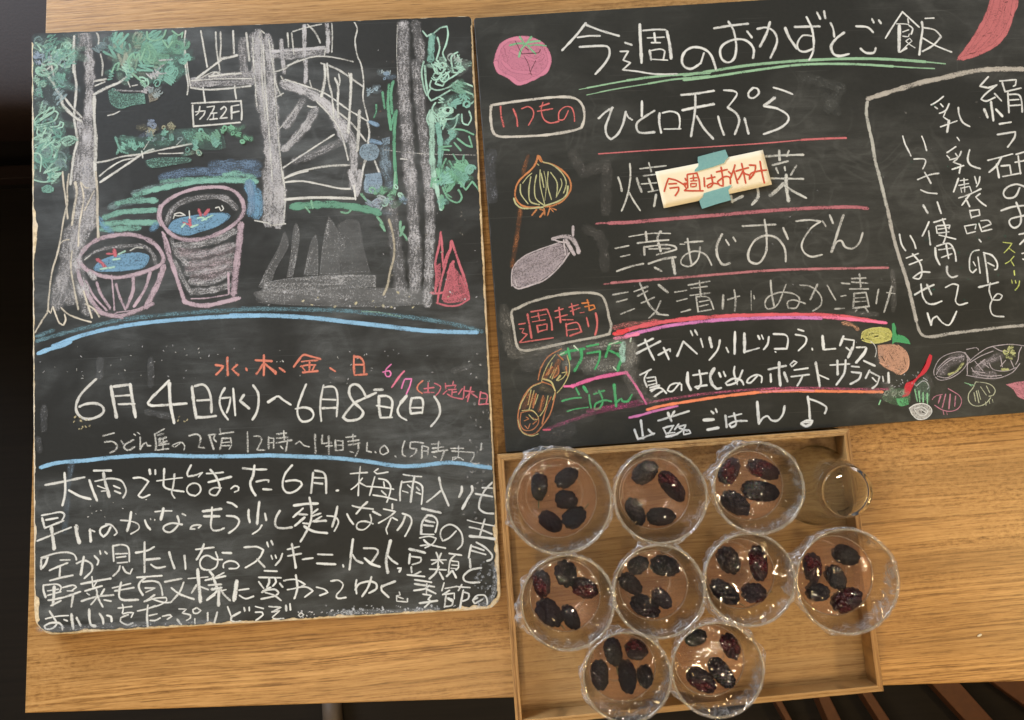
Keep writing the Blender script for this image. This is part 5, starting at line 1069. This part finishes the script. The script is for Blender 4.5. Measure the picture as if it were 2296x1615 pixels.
# ------------------------------------------------------------------ tray
ZT, FT = 0.026, 0.004
TC = [unp(*q, ZT) for q in ((1115, 1020), (1905, 962), (1983, 1551), (1157, 1631))]
TC = [Vector((p.x, p.y)) for p in TC]                      # TL TR BR BL (clockwise)
tray = thing('tray', 'shallow square-cornered wooden tray holding the glass cups', 'tray')
def inset(Q, d):
    out = []
    for i in range(4):
        p, a, b = Q[i], Q[i - 1], Q[(i + 1) % 4]
        e1 = (p - a).normalized(); e2 = (b - p).normalized()
        n1 = Vector((e1.y, -e1.x)); n2 = Vector((e2.y, -e2.x))
        out.append(p + (n1 + n2) * d / (1 + n1.dot(n2)))
    return out
IN = inset(TC, 0.0062); MID = inset(TC, 0.0034); BASE = inset(TC, 0.0016)
slab('tray_floor', inset(TC, 0.0035), 0.0005, FT, M_TRAY, tray)
for i in range(4):
    j = (i + 1) % 4
    vs = []
    A, Bq, Cq, D = TC[i], TC[j], IN[j], IN[i]
    Am, Bm = MID[i], MID[j]
    # outer strip (lower by 1 mm) and inner strip of the rim, joined end to end
    o1 = [A, Bq, Bm, Am]; o2 = [Am, Bm, Cq, D]
    mt = M_TRAY if i in (0, 2) else M_TRAYV
    slab('rim_outer', o1, 0.0005, ZT - 0.0008, mt, tray, 0.0005)
    slab('rim_inner', o2, 0.0045, ZT, mt, tray, 0.0005)

# ------------------------------------------------------------------ cups
def schlick(w, normal=None, f0=0.04, k=1.0):
    lw = w.n('ShaderNodeLayerWeight', {'Blend': 0.5})
    if normal is not None: w.t.links.new(normal, lw.inputs['Normal'])
    return w.math('ADD', w.math('MULTIPLY', w.math('POWER', lw.outputs['Facing'], 4.0), k), f0, True)
def glass_mat():
    w = N('clear_glass')
    f = schlick(w, None, 0.05, 0.9)
    lw = w.n('ShaderNodeLayerWeight', {'Blend': 0.5}).outputs['Facing']
    if True:
        g = w.n('ShaderNodeBsdfGlass', {'Color': (0.99, 0.99, 0.985, 1), 'Roughness': 0.03, 'IOR': 1.46})
        tt = w.n('ShaderNodeBsdfTransparent', {'Color': (0.97, 0.97, 0.965, 1)})
        m_ = w.n('ShaderNodeMixShader', {0: 0.32, 1: tt.outputs[0], 2: g.outputs[0]})
        gl = w.n('ShaderNodeBsdfGlossy', {'Roughness': 0.055})
        return w.done(w.n('ShaderNodeMixShader', {0: schlick(w, None, 0.04, 0.6), 1: m_.outputs[0], 2: gl.outputs[0]}).outputs[0])
    tint = w.mix(w.math('POWER', lw, 2.5), (0.985, 0.985, 0.975), (0.72, 0.73, 0.70))
    tr = w.n('ShaderNodeBsdfTransparent', {'Color': tint}); gl = w.n('ShaderNodeBsdfGlossy', {'Color': (1, 1, 1, 1), 'Roughness': 0.03})
    return w.done(w.n('ShaderNodeMixShader', {0: f, 1: tr.outputs[0], 2: gl.outputs[0]}).outputs[0])
M_GLASS = glass_mat()
def glass_refr():
    w = N('thick_glass')
    g = w.n('ShaderNodeBsdfGlass', {'Color': (0.98, 0.99, 0.98, 1), 'Roughness': 0.02, 'IOR': 1.48})
    return w.done(g.outputs[0])
M_THICK = glass_refr()
def base_mat():
    w = N('thin_glass_base')
    tt = w.n('ShaderNodeBsdfTransparent', {'Color': (0.985, 0.985, 0.98, 1)})
    gl = w.n('ShaderNodeBsdfGlossy', {'Roughness': 0.05})
    return w.done(w.n('ShaderNodeMixShader', {0: schlick(w, None, 0.04, 0.7), 1: tt.outputs[0], 2: gl.outputs[0]}).outputs[0])
M_BASE = base_mat()
def lip_glow_mat():
    w = N('glass_lip_glow')
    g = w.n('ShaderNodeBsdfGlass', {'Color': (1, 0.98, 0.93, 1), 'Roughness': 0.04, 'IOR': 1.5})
    tl = w.n('ShaderNodeBsdfTranslucent', {'Color': (1.0, 0.86, 0.55, 1)}); df = w.n('ShaderNodeBsdfDiffuse', {'Color': (1.0, 0.88, 0.62, 1)})  # yellowish translucent and diffuse colour stands in for light glowing in the glass
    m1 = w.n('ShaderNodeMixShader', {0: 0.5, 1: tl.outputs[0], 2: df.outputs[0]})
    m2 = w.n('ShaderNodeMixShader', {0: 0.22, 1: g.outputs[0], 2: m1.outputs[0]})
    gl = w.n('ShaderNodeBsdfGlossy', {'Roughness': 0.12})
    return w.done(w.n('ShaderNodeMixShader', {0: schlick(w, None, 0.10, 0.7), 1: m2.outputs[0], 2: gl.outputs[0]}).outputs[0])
M_LIP_GLOW = lip_glow_mat()
def torus_mesh(name, R, r, z, seg=96, n=10):
    pr = [(R + r * math.cos(2 * math.pi * i / n), z + r * math.sin(2 * math.pi * i / n)) for i in range(n + 1)]
    me = lathe_mesh(name, pr, seg)
    bm = bmesh.new(); bm.from_mesh(me); bmesh.ops.remove_doubles(bm, verts=bm.verts, dist=1e-6); bmesh.ops.recalc_face_normals(bm, faces=bm.faces); bm.to_mesh(me); bm.free()
    return me
def drink_mat():
    w = N('rose_drink')
    co = w.n('ShaderNodeTexCoord').outputs['Object']
    n = w.noise(co, 45, 3, 0.5, 0.5)
    bp = w.n('ShaderNodeBump', {'Height': n, 'Strength': 0.6, 'Distance': 0.003})
    fr = schlick(w, bp.outputs[0], 0.045, 0.9)
    tr = w.n('ShaderNodeBsdfTransparent', {'Color': (1.0, 0.91, 0.84, 1)})
    df = w.n('ShaderNodeBsdfDiffuse', {'Color': (1.0, 0.66, 0.46, 1)})
    m0 = w.n('ShaderNodeMixShader', {0: 0.09, 1: tr.outputs[0], 2: df.outputs[0]})
    gl = w.n('ShaderNodeBsdfGlossy', {'Roughness': 0.07, 'Normal': bp.outputs[0]})
    return w.done(w.n('ShaderNodeMixShader', {0: fr, 1: m0.outputs[0], 2: gl.outputs[0]}).outputs[0])
M_DRINK = drink_mat()
def film_mat():
    w = N('cling_film')
    co = w.n('ShaderNodeTexCoord').outputs['Object']
    inf = w.n('ShaderNodeObjectInfo').outputs['Random']
    off = w.n('ShaderNodeCombineXYZ', {'X': w.math('MULTIPLY', inf, 3.0), 'Y': inf}).outputs[0]
    cv = w.n('ShaderNodeVectorMath', {0: co, 1: off}, operation='ADD').outputs[0]
    def ridge(v, s, k, d=0.6):
        return w.math('SUBTRACT', 1.0, w.math('MULTIPLY', w.math('ABSOLUTE', w.math('SUBTRACT', w.noise(v, s, 1, 0.5, d), 0.5)), k), True)
    r1 = ridge(w.mapping(cv, (1, 3.2, 1), rot=(0, 0, 0.5)), 14, 13)
    r2 = ridge(w.mapping(cv, (3.0, 1, 1), rot=(0, 0, 0.9)), 22, 13)
    r3 = ridge(w.mapping(cv, (1, 1, 1)), 90, 6)
    cr = w.n('ShaderNodeAttribute', attribute_name='crumple').outputs['Fac']
    sel = w.ramp(w.noise(cv, 22, 1), [(0.45, 0.0), (0.58, 1.0)])
    h = w.math('ADD', w.math('MULTIPLY', w.math('ADD', r1, w.math('MULTIPLY', r2, 0.7)), w.math('ADD', w.math('MULTIPLY', sel, 0.8), cr)), w.math('MULTIPLY', r3, w.math('ADD', 0.05, cr)))
    bp = w.n('ShaderNodeBump', {'Height': h, 'Strength': 0.8, 'Distance': 0.0016})
    f = schlick(w, bp.outputs[0], 0.03, 0.75)
    lw = w.n('ShaderNodeLayerWeight', {'Blend': 0.5}).outputs['Facing']
    tr = w.n('ShaderNodeBsdfTransparent', {'Color': (0.985, 0.985, 0.985, 1)})
    gl = w.n('ShaderNodeBsdfGlossy', {'Roughness': 0.05, 'Normal': bp.outputs[0]})
    df = w.n('ShaderNodeBsdfDiffuse', {'Color': (0.82, 0.82, 0.82, 1)})
    dd = w.math('MULTIPLY', cr, w.math('ADD', 0.06, w.math('MULTIPLY', w.math('POWER', r3, 2.0), 0.36)), True)
    t2 = w.n('ShaderNodeMixShader', {0: dd, 1: tr.outputs[0], 2: df.outputs[0]})
    return w.done(w.n('ShaderNodeMixShader', {0: f, 1: t2.outputs[0], 2: gl.outputs[0]}).outputs[0])
M_FILM = film_mat()

HC = 0.074                                                   # cup height
LIQ = 0.046
OUT = [(0.0, 0.0), (0.50, 0.0), (0.57, 0.0015), (0.615, 0.006), (0.66, 0.014), (0.72, 0.026), (0.79, 0.040), (0.86, 0.053), (0.93, 0.065), (0.985, 0.0725), (0.995, 0.0742)]
INN = [(0.975, 0.0745), (0.955, 0.072), (0.90, 0.063), (0.83, 0.051), (0.765, 0.040), (0.69, 0.026), (0.625, 0.0155), (0.55, 0.009), (0.40, 0.0065), (0.0, 0.006)]
def in_r(z, R):
    for (r0, z0), (r1, z1) in zip(INN, INN[1:]):
        if z1 <= z <= z0: return R * (r1 + (r0 - r1) * (z - z1) / (z0 - z1))
    return R * 0.8
def smooth_prof(pr, R):
    v = [Vector((r * R, z)) for r, z in pr]; out = []
    for i in range(len(v) - 1):
        p0 = v[max(i - 1, 0)]; p1 = v[i]; p2 = v[i + 1]; p3 = v[min(i + 2, len(v) - 1)]
        for j in range(3):
            t = j / 3
            q = 0.5 * ((2 * p1) + (p2 - p0) * t + (2 * p0 - 5 * p1 + 4 * p2 - p3) * t * t + (3 * p1 - 3 * p2 + p3 - p0) * t ** 3)
            out.append((max(0.00001, q.x), q.y))
    out.append((max(0.00001, v[-1].x), v[-1].y)); return out
def cup_mesh(R):
    me = lathe_mesh('glass_body', smooth_prof(OUT + INN, R), 96)
    me.materials.append(M_GLASS); me.materials.append(M_BASE)
    for f in me.polygons:
        c_ = f.center
        if c_.z < 0.013 and math.hypot(c_.x, c_.y) < R * 0.60: f.material_index = 1
    return me
def drink_mesh(R):
    pr = [(0.00001, 0.0068)] + [(in_r(z, R) - 0.0004, z) for z in (0.0075, 0.010, 0.016, 0.026, 0.036, 0.042)] + [(in_r(LIQ, R) - 0.0003, LIQ + 0.0008), (in_r(LIQ, R) - 0.0018, LIQ), (R * 0.4, LIQ - 0.0001), (0.00001, LIQ - 0.0001)]
    return lathe_mesh('drink', pr, 96)
def film_mesh(R, seed):
    """cling film over the rim: taut wrinkled top and a ruffled skirt"""
    rnd = random.Random(seed); na = 168
    radii = [0.0, .12, .24, .36, .46, .56, .66, .75, .83, .90, .955, .985, 1.005]
    crease = [(rnd.uniform(0, 3.14), rnd.uniform(-0.7, 0.7) * R, rnd.uniform(0.0010, 0.0022), rnd.uniform(0.0005, 0.0016)) for _ in range(7)]
    skirt = [(1.018, .0008), (1.026, -.003), (1.02, -.008), (1.00, -.014), (0.975, -.020), (0.955, -.025)]
    fr = [rnd.uniform(0, 6.28) for _ in range(6)]
    vs = []; fs = []
    tufts = [(rnd.uniform(0, 6.28), rnd.uniform(0.08, 0.20), rnd.uniform(0.08, 0.22)) for _ in range(5)]
    for k in range(na):
        a = 2 * math.pi * k / na; ca, sa = math.cos(a), math.sin(a)
        tf = sum(h * math.exp(-((math.atan2(math.sin(a - t), math.cos(a - t))) / wd) ** 2) for t, h, wd in tufts)
        ruff = (math.sin(a * 23 + fr[0]) * .5 + math.sin(a * 37 + fr[1]) * .35 + math.sin(a * 61 + fr[2]) * .3 + mnoise.noise(Vector((ca * 6, sa * 6, seed))) * 1.2)
        for q in radii:
            x, y = ca * q * R, sa * q * R
            z = HC + 0.0012 - 0.0022 * (1 - q * q)
            for t, off, wd, h in crease:
                dd = x * math.cos(t) + y * math.sin(t) - off
                z += h * math.exp(-(dd / wd) ** 2) * (0.4 + 0.6 * mnoise.noise(Vector((x * 60, y * 60, t * 9)))) * (1 - q ** 6)
            z += 0.0008 * mnoise.noise(Vector((x * 70, y * 70, seed * 3.1))) * (1 - q ** 8) + 0.0005 * ruff * q ** 7 * (1 - q ** 20)
            vs.append((x, y, z))
        dep = 0.55 + 0.45 * mnoise.noise(Vector((ca * 2, sa * 2, seed + 5))) + 0.3
        for i, (q, dz) in enumerate(skirt):
            f = i / (len(skirt) - 1)
            rr = R * (q + 0.032 * ruff * f + tf * f ** 0.7 * 1.0)
            vs.append((ca * rr, sa * rr, HC + dz * dep + 0.0012 * ruff * f + tf * f * 0.05 * 0.4))
    m = len(radii) + len(skirt)
    for k in range(na):
        k2 = (k + 1) % na
        for i in range(m - 1):
            fs.append((k * m + i, k * m + i + 1, k2 * m + i + 1, k2 * m + i))
    me = mesh('plastic_wrap', vs, fs)
    ca = me.color_attributes.new('crumple', 'FLOAT_COLOR', 'POINT')
    ca.data.foreach_set('color', [x for k in range(na) for i in range(m) for x in ((0.0 if i < len(radii) - 2 else min(1.0, 0.35 + (i - len(radii) + 2) * 0.2),) * 3 + (1.0,))])
    return me

# berries: four clusters of drupelets, shared
ico = bmesh.new(); bmesh.ops.create_icosphere(ico, subdivisions=2, radius=1.0)
ICO_V = [v.co.copy() for v in ico.verts]; ICO_F = [[v.index for v in f.verts] for f in ico.faces]; ico.free()
def berry_mesh(seed, ln):
    """unit length along x; returns half length 0.5"""
    rnd = random.Random(seed); vs, fs = [], []
    rows = int(5.7 * ln); n = 0
    L = ln
    def body(t):                                   # t -1..1 -> radius
        return 0.5 * (max(0.0, 1 - abs(t) ** 2.6) ** 0.5) * (1 - 0.10 * t)
    items = []
    for i in range(rows + 1):
        t = -0.94 + 1.88 * i / rows
        r = body(t) * 0.80; cnt = max(1, int(2 * math.pi * r / 0.285))
        for k in range(cnt):
            a = 2 * math.pi * (k + 0.5 * (i % 2)) / cnt + rnd.uniform(-.12, .12)
            items.append((t * L * 0.5 * 0.93 + rnd.uniform(-.015, .015), r * math.cos(a), r * math.sin(a)))
    for x, y, z in items:
        s = rnd.uniform(0.14, 0.175); b = len(vs)
        for v in ICO_V: vs.append((x + v.x * s, y + v.y * s, z + v.z * s))
        for f in ICO_F: fs.append([b + q for q in f])
    # dark core
    b = len(vs)
    for v in ICO_V: vs.append((v.x * 0.40 * L, v.y * 0.35, v.z * 0.35))
    for f in ICO_F: fs.append([b + q for q in f])
    return mesh('mulberry', vs, fs)
def berry_mat(name, c1, c2):
    w = N(name); co = w.n('ShaderNodeTexCoord').outputs['Object']
    a = w.noise(w.mapping(co, (1, 1, 1)), 0.9, 1, 0.4)
    c = w.mix(w.ramp(a, [(0.50, 0.0), (0.72, 1.0)]), c1, c2)
    nd = w.n('ShaderNodeBsdfPrincipled', {'Base Color': c, 'Roughness': 0.15, 'Specular IOR Level': 0.5})
    return w.done(nd.outputs[0])
M_BERRY = berry_mat('mulberry_black', (0.0045, 0.0022, 0.0035), (0.014, 0.0035, 0.0055))
M_BERRYR = berry_mat('mulberry_reddish', (0.012, 0.003, 0.005), (0.060, 0.004, 0.007))
M_STEM = simple('berry_stem', (0.06, 0.07, 0.02), 0.6, 200)
BM = {}
def get_berry(kind, elong, red):
    key = (kind, round(elong * 4) / 4, red)
    if key not in BM:
        me = berry_mesh(kind * 7 + int(elong * 4), key[1]); me.materials.append(M_BERRYR if red else M_BERRY); me.shade_smooth()
        BM[key] = me
    return BM[key], key[1]
def stem_mesh(l):
    vs, fs = [], []
    for k in range(5):
        t = k / 4; cx, cy = t * l, 0.15 * l * t * t
        for a in range(6):
            an = a * math.pi / 3; r = 0.00075 * (1 - 0.2 * t)
            vs.append((cx, cy + r * math.cos(an), r * math.sin(an)))
    for k in range(4):
        for a in range(6):
            b = (a + 1) % 6; fs.append((k * 6 + a, k * 6 + b, (k + 1) * 6 + b, (k + 1) * 6 + a))
    return mesh('stem', vs, fs)
STEM = stem_mesh(0.009); STEM.materials.append(M_STEM)

A_ = lambda x, y: (1850 + x / 2.87, 1550 + y / 2.87)
B_ = lambda x, y: (2600 + x / 2.87, 1550 + y / 2.87)
C_ = lambda x, y: (1850 + x / 2.87, 2112 + y / 2.87)
D_ = lambda x, y: (2600 + x / 2.87, 2112 + y / 2.87)
Q_ = lambda x, y: (2100 + x / 1.6425, 1900 + y / 1.6425)
# rim centre, rim radius (photo pixels), description, berries: (centre, length px, width px, angle, red?, stem?, where)
z_ = 2.87
cups = [
 ((2078, 1860), 195, 'the large top left cup', [(A_(440, 740), 104, 62, 95, 0, 1, 'upper left'), (A_(735, 645), 95, 66, -32, 0, 1, 'top right'), (A_(730, 880), 80, 68, 10, 0, 0, 'centre'), (A_(560, 1115), 94, 64, 38, 0, 0, 'lower left'), (A_(815, 1070), 90, 74, -35, 0, 1, 'lower right')]),
 ((2454, 1844), 173, 'the second cup of the top row', [(A_(1570, 590), 106, 74, -35, 0, 0, 'top'), (A_(1860, 740), 136, 66, 55, 1, 0, 'right (longest)'), (A_(1460, 1020), 110, 62, 66, 0, 0, 'lower left'), (A_(1740, 1060), 110, 66, 3, 0, 0, 'bottom')]),
 ((2818, 1813), 168, 'the third cup of the top row', [(B_(310, 570), 104, 70, -58, 1, 0, 'upper left'), (B_(680, 560), 124, 66, 24, 1, 0, 'upper right'), (B_(650, 790), 140, 76, 10, 0, 0, 'right (largest)'), (B_(385, 920), 122, 74, 38, 0, 1, 'lower left')]),
 ((2109, 2238), 174, 'the leftmost cup of the middle row', [(C_(450, 155), 98, 64, 85, 1, 0, 'upper left'), (C_(725, 55), 90, 82, 80, 0, 0, 'top'), (C_(930, 215), 94, 70, 25, 1, 0, 'right'), (C_(535, 490), 114, 80, 48, 0, 1, 'lower left'), (C_(775, 525), 94, 58, 62, 0, 0, 'bottom')]),
 ((2449, 2197), 170, 'the second cup of the middle row', [(Q_(445, 330), 80, 62, -25, 0, 0, 'top left'), (Q_(610, 335), 104, 76, 15, 0, 0, 'top right'), (Q_(400, 445), 100, 62, 42, 0, 0, 'left'), (Q_(592, 532), 86, 56, 52, 1, 0, 'red-ended right'), (Q_(490, 582), 116, 72, 30, 0, 0, 'bottom')]),
 ((2785, 2153), 169, 'the third cup of the middle row', [(Q_(1000, 300), 104, 78, 65, 0, 0, 'upper left'), (Q_(1180, 320), 134, 66, 86, 1, 0, 'upper right'), (Q_(975, 495), 124, 68, 40, 0, 1, 'lower left'), (Q_(1160, 507), 88, 72, 5, 1, 1, 'lower right')]),
 ((3147, 2160), 191, 'the large right cup of the middle row', [((3020, 2110), 108, 66, 92, 1, 0, 'left'), ((3145, 2064), 100, 70, 22, 0, 0, 'top'), ((3107, 2147), 92, 68, 62, 0, 0, 'centre'), ((3039, 2201), 84, 66, 10, 0, 0, 'lower left'), ((3149, 2232), 118, 78, -25, 1, 0, 'bottom')]),
 ((2330, 2516), 164, 'the left cup of the bottom row', [(C_(1230, 890), 102, 64, 80, 0, 1, 'top'), (C_(1485, 862), 78, 72, 20, 1, 0, 'top right'), (C_(1062, 1150), 110, 64, 88, 0, 0, 'left'), (C_(1380, 1160), 120, 66, 86, 0, 0, 'lower middle'), (C_(1592, 1165), 80, 58, 88, 0, 0, 'right')]),
 ((2666, 2488), 172, 'the right cup of the bottom row', [((2585, 2370), 84, 58, -12, 0, 0, 'top left'), (D_(345, 825), 100, 64, 66, 1, 0, 'upper right'), (D_(235, 1118), 128, 68, 54, 0, 0, 'centre right'), ((2607, 2528), 118, 74, 38, 1, 0, 'lower left')]),
]
cup_label = ['large cup of pink drink at the top left of the tray, beside the left chalkboard', 'glass cup of pink drink second from left in top row, four berries inside',
 'glass cup of pink drink in the top row beside the empty upturned glass', 'glass cup of pink drink leftmost in the middle row, five berries in a ring',
 'cup of pink drink second from left in middle row, one berry with red end', 'cup of pink drink third from left in middle row, long upright berry at right',
 'large glass cup of pink drink overhanging the right edge of the tray', 'cup of pink drink leftmost in the bottom row, near the front tray edge', 'lowest cup of pink drink, rightmost of the two at the front tray edge']
ZF = FT + 0.0002
for ci, ((rx, ry), rp, desc, bl) in enumerate(cups):
    ctr = unn(rx, ry, ZF + HC); e = unn(rx + rp, ry, ZF + HC); R = (e - ctr).length
    t = thing('glass_cup', cup_label[ci], 'cup', (ctr.x, ctr.y, ZF), 'glass cups of pink drink on the tray')
    link('glass_body', cup_mesh(R), None, t, True)
    link('lip', torus_mesh('lip', R * 0.981, 0.00085, HC + 0.0001), M_LIP_GLOW, t, True)
    link('drink', drink_mesh(R), M_DRINK, t, True)
    link('meniscus_highlight', torus_mesh('meniscus_highlight', in_r(LIQ, R) - 0.0009, 0.00055, LIQ + 0.0003), M_LIP_GLOW, t, True)  # pale ring added to paint the bright edge of the drink
    link('base_ring', torus_mesh('base_ring', R * 0.585, 0.0011, 0.0105), M_LIP_GLOW, t, True)
    f = link('plastic_wrap', film_mesh(R, ci + 1), M_FILM, None, True)
    f.location = (ctr.x, ctr.y, ZF + 0.0004)
    tag(f, 'wrinkled clear plastic wrap stretched over ' + desc, 'plastic wrap', 'plastic wrap covers')
    zb = ZF + LIQ + 0.0005; rl = in_r(LIQ, R)
    for bi, (bc, bl_, bw, ang, red, stem, where) in enumerate(bl):
        w0 = unn(bc[0], bc[1], zb); s = 0.747 / 2912 * bw * 0.95; el = bl_ / bw
        off = Vector((w0.x - ctr.x, w0.y - ctr.y)); lim = rl - s * 0.62
        if off.length > lim: off *= lim / off.length
        me, el2 = get_berry(bi % 3, el, red)
        o = bpy.data.objects.new('mulberry', me); scene.collection.objects.link(o)
        o.location = (ctr.x + off.x, ctr.y + off.y, zb - s * 0.10); o.scale = (s * el / el2 , s, s)
        o.rotation_euler = (random.uniform(0, 6.28), random.uniform(-0.12, 0.12), -math.radians(ang))
        tag(o, ('reddish dark' if red else 'black') + ' mulberry at the ' + where + ' in ' + desc, 'berry', 'mulberries floating in the drinks')
        if stem:
            so = bpy.data.objects.new('stem', STEM); scene.collection.objects.link(so); so.parent = o
            so.scale = (1 / s * 1.0, 1 / s, 1 / s); so.location = (0.46 * el2, 0, 0)
# the empty upturned glass
c0 = unn(3150, 1826, ZF + HC)
ug = thing('glass_cup', 'empty upturned clear glass at the top right corner of the tray', 'cup', (c0.x, c0.y, ZF + HC + 0.0008))
R0 = 0.0405
m_e = cup_mesh(R0); g = link('glass_body', m_e, None, ug, True); m_e.materials[0] = M_THICK; m_e.materials[1] = M_THICK; g.rotation_euler = (math.pi, 0, 0)

# ------------------------------------------------------------------ paper note
M_PAPER = simple('cream_paper', (0.80, 0.73, 0.55), 0.8, 120, 0.06)
M_MARK = simple('red_marker', (0.52, 0.075, 0.035), 0.7, 500, 0.12)
def tape_mat():
    w = N('teal_tape'); co = w.n('ShaderNodeTexCoord').outputs['Object']
    n = w.noise(co, 400, 3)
    d = w.n('ShaderNodeBsdfPrincipled', {'Base Color': w.mix(n, (0.20, 0.46, 0.50), (0.32, 0.60, 0.60)), 'Roughness': 0.55})
    tr = w.n('ShaderNodeBsdfTransparent', {'Color': (0.62, 0.86, 0.86, 1)})
    return w.done(w.n('ShaderNodeMixShader', {0: 0.62, 1: tr.outputs[0], 2: d.outputs[0]}).outputs[0])
M_TAPE = tape_mat()
note = thing('paper_note', 'cream paper slip with red marker writing taped across the second menu line', 'note')
q4 = P2('N1', [82, 218, 1130, 3, 1218, 340, 165, 572])
vs, fs = [], []; nx_, ny_ = 24, 6
zp = HB + 0.0024
for j in range(ny_ + 1):
    for i in range(nx_ + 1):
        a = q4[0].lerp(q4[1], i / nx_); b = q4[3].lerp(q4[2], i / nx_); p = a.lerp(b, j / ny_)
        ed = abs(i / nx_ - 0.55) * 2
        vs.append((p.x, p.y, zp + 0.0012 * ed ** 3))
for j in range(ny_):
    for i in range(nx_):
        k = j * (nx_ + 1) + i; fs.append((k, k + nx_ + 1, k + nx_ + 2, k + 1))
pp = link('paper', mesh('paper', vs, fs), M_PAPER, note, True)
md = pp.modifiers.new('thick', 'SOLIDIFY'); md.thickness = 0.00015; md.offset = -1
mk = Chalk(zp + 0.0001)
def marker(data, w):
    for st in data.split(';'):
        nums = st.split()
        if not nums: continue
        ww = w
        if nums[0][0] == 'w': ww = float(nums[0][1:]); nums = nums[1:]
        mk.ribbon(P2('N1', [float(x) for x in nums]), ww / 2.628 * PX, (0, 0, 0), 1.0, 0.05)
marker('''170 408 190 340 212 282;212 282 290 300 368 345;215 335 290 330;225 376 310 365 310 400 278 448;375 280 385 300;365 330 392 325 372 355 388 378 368 398;368 398 460 400 550 400;395 245 400 370;400 240 490 228;490 230 512 300 520 395;w14 425 280 490 270;w14 455 250 455 300;w14 430 306 490 300;w14 430 330 430 362 482 355 484 328 430 330;
 560 272 565 358;588 282 665 265;630 245 642 340 600 370 588 350 640 325 700 335;680 216 785 192;725 170 742 280 745 352 710 345 690 310 760 262 810 272 816 330;798 213 825 238;860 148 845 200 818 272;850 200 868 265 885 325;870 208 990 175;925 135 945 230 965 325;935 212 915 250 890 290;940 215 960 235 995 245;
 1000 150 1060 152 1050 220 1000 290 1012 235 1080 210 1165 200;1102 115 1120 220 1145 325''', 17)
for i, v in enumerate(mk.v):
    # follow the slight curl of the paper
    p = Vector((v[0], v[1])); t = (p - q4[0]).dot((q4[1] - q4[0]).normalized()) / (q4[1] - q4[0]).length
    mk.v[i] = (v[0], v[1], zp + 0.00012 + (v[2] - mk.z0) * 0.3 + 0.0012 * (abs(t - 0.55) * 2) ** 3 + 0.00008)
mo = link('marker_lettering', mesh('marker_lettering', mk.v, mk.f), M_MARK, note)
def poly(name, pts, z, mat, parent, lab):
    bm = bmesh.new(); f = bm.faces.new([bm.verts.new((p.x, p.y, z)) for p in pts]); bm.normal_update()
    if f.normal.z < 0: f.normal_flip()
    r = bmesh.ops.extrude_face_region(bm, geom=[f])
    for e_ in r['geom']:
        if isinstance(e_, bmesh.types.BMVert): e_.co.z = z + 0.00012
    bmesh.ops.recalc_face_normals(bm, faces=bm.faces)
    o = link(name, bm_mesh(name, bm), mat, parent); o['label'] = lab; return o
poly('tape_strip', P2('N1', [498, 70, 630, 34, 765, 0, 780, 35, 795, 75, 770, 100, 755, 130, 640, 170, 480, 215, 466, 212, 470, 195, 500, 165, 505, 140, 497, 110]), zp + 0.0005, M_TAPE, note, 'teal tape strip at the top edge of the paper')
poly('tape_strip', P2('N1', [555, 425, 690, 385, 830, 345, 815, 370, 795, 395, 805, 440, 822, 490, 680, 530, 540, 576, 525, 540, 512, 495, 550, 460]), zp + 0.0005, M_TAPE, note, 'teal tape strip at the bottom edge of the paper')
# a crumb on the table
cr = unn(3000 + 1820 / 2.856, 2200 + 458 / 2.856, 0)
bm = bmesh.new(); bmesh.ops.create_icosphere(bm, subdivisions=2, radius=1.0)
for v in bm.verts: v.co = Vector((v.co.x * 0.0026, v.co.y * 0.0011, v.co.z * 0.0008)) * (1 + 0.2 * mnoise.noise(v.co * 3))
cro = link('crumb', bm_mesh('crumb', bm), M_PAPER); cro.location = (cr.x, cr.y, 0.0008); cro.rotation_euler[2] = 0.35
tag(cro, 'tiny pale crumb lying alone on the table at the lower right', 'crumb')
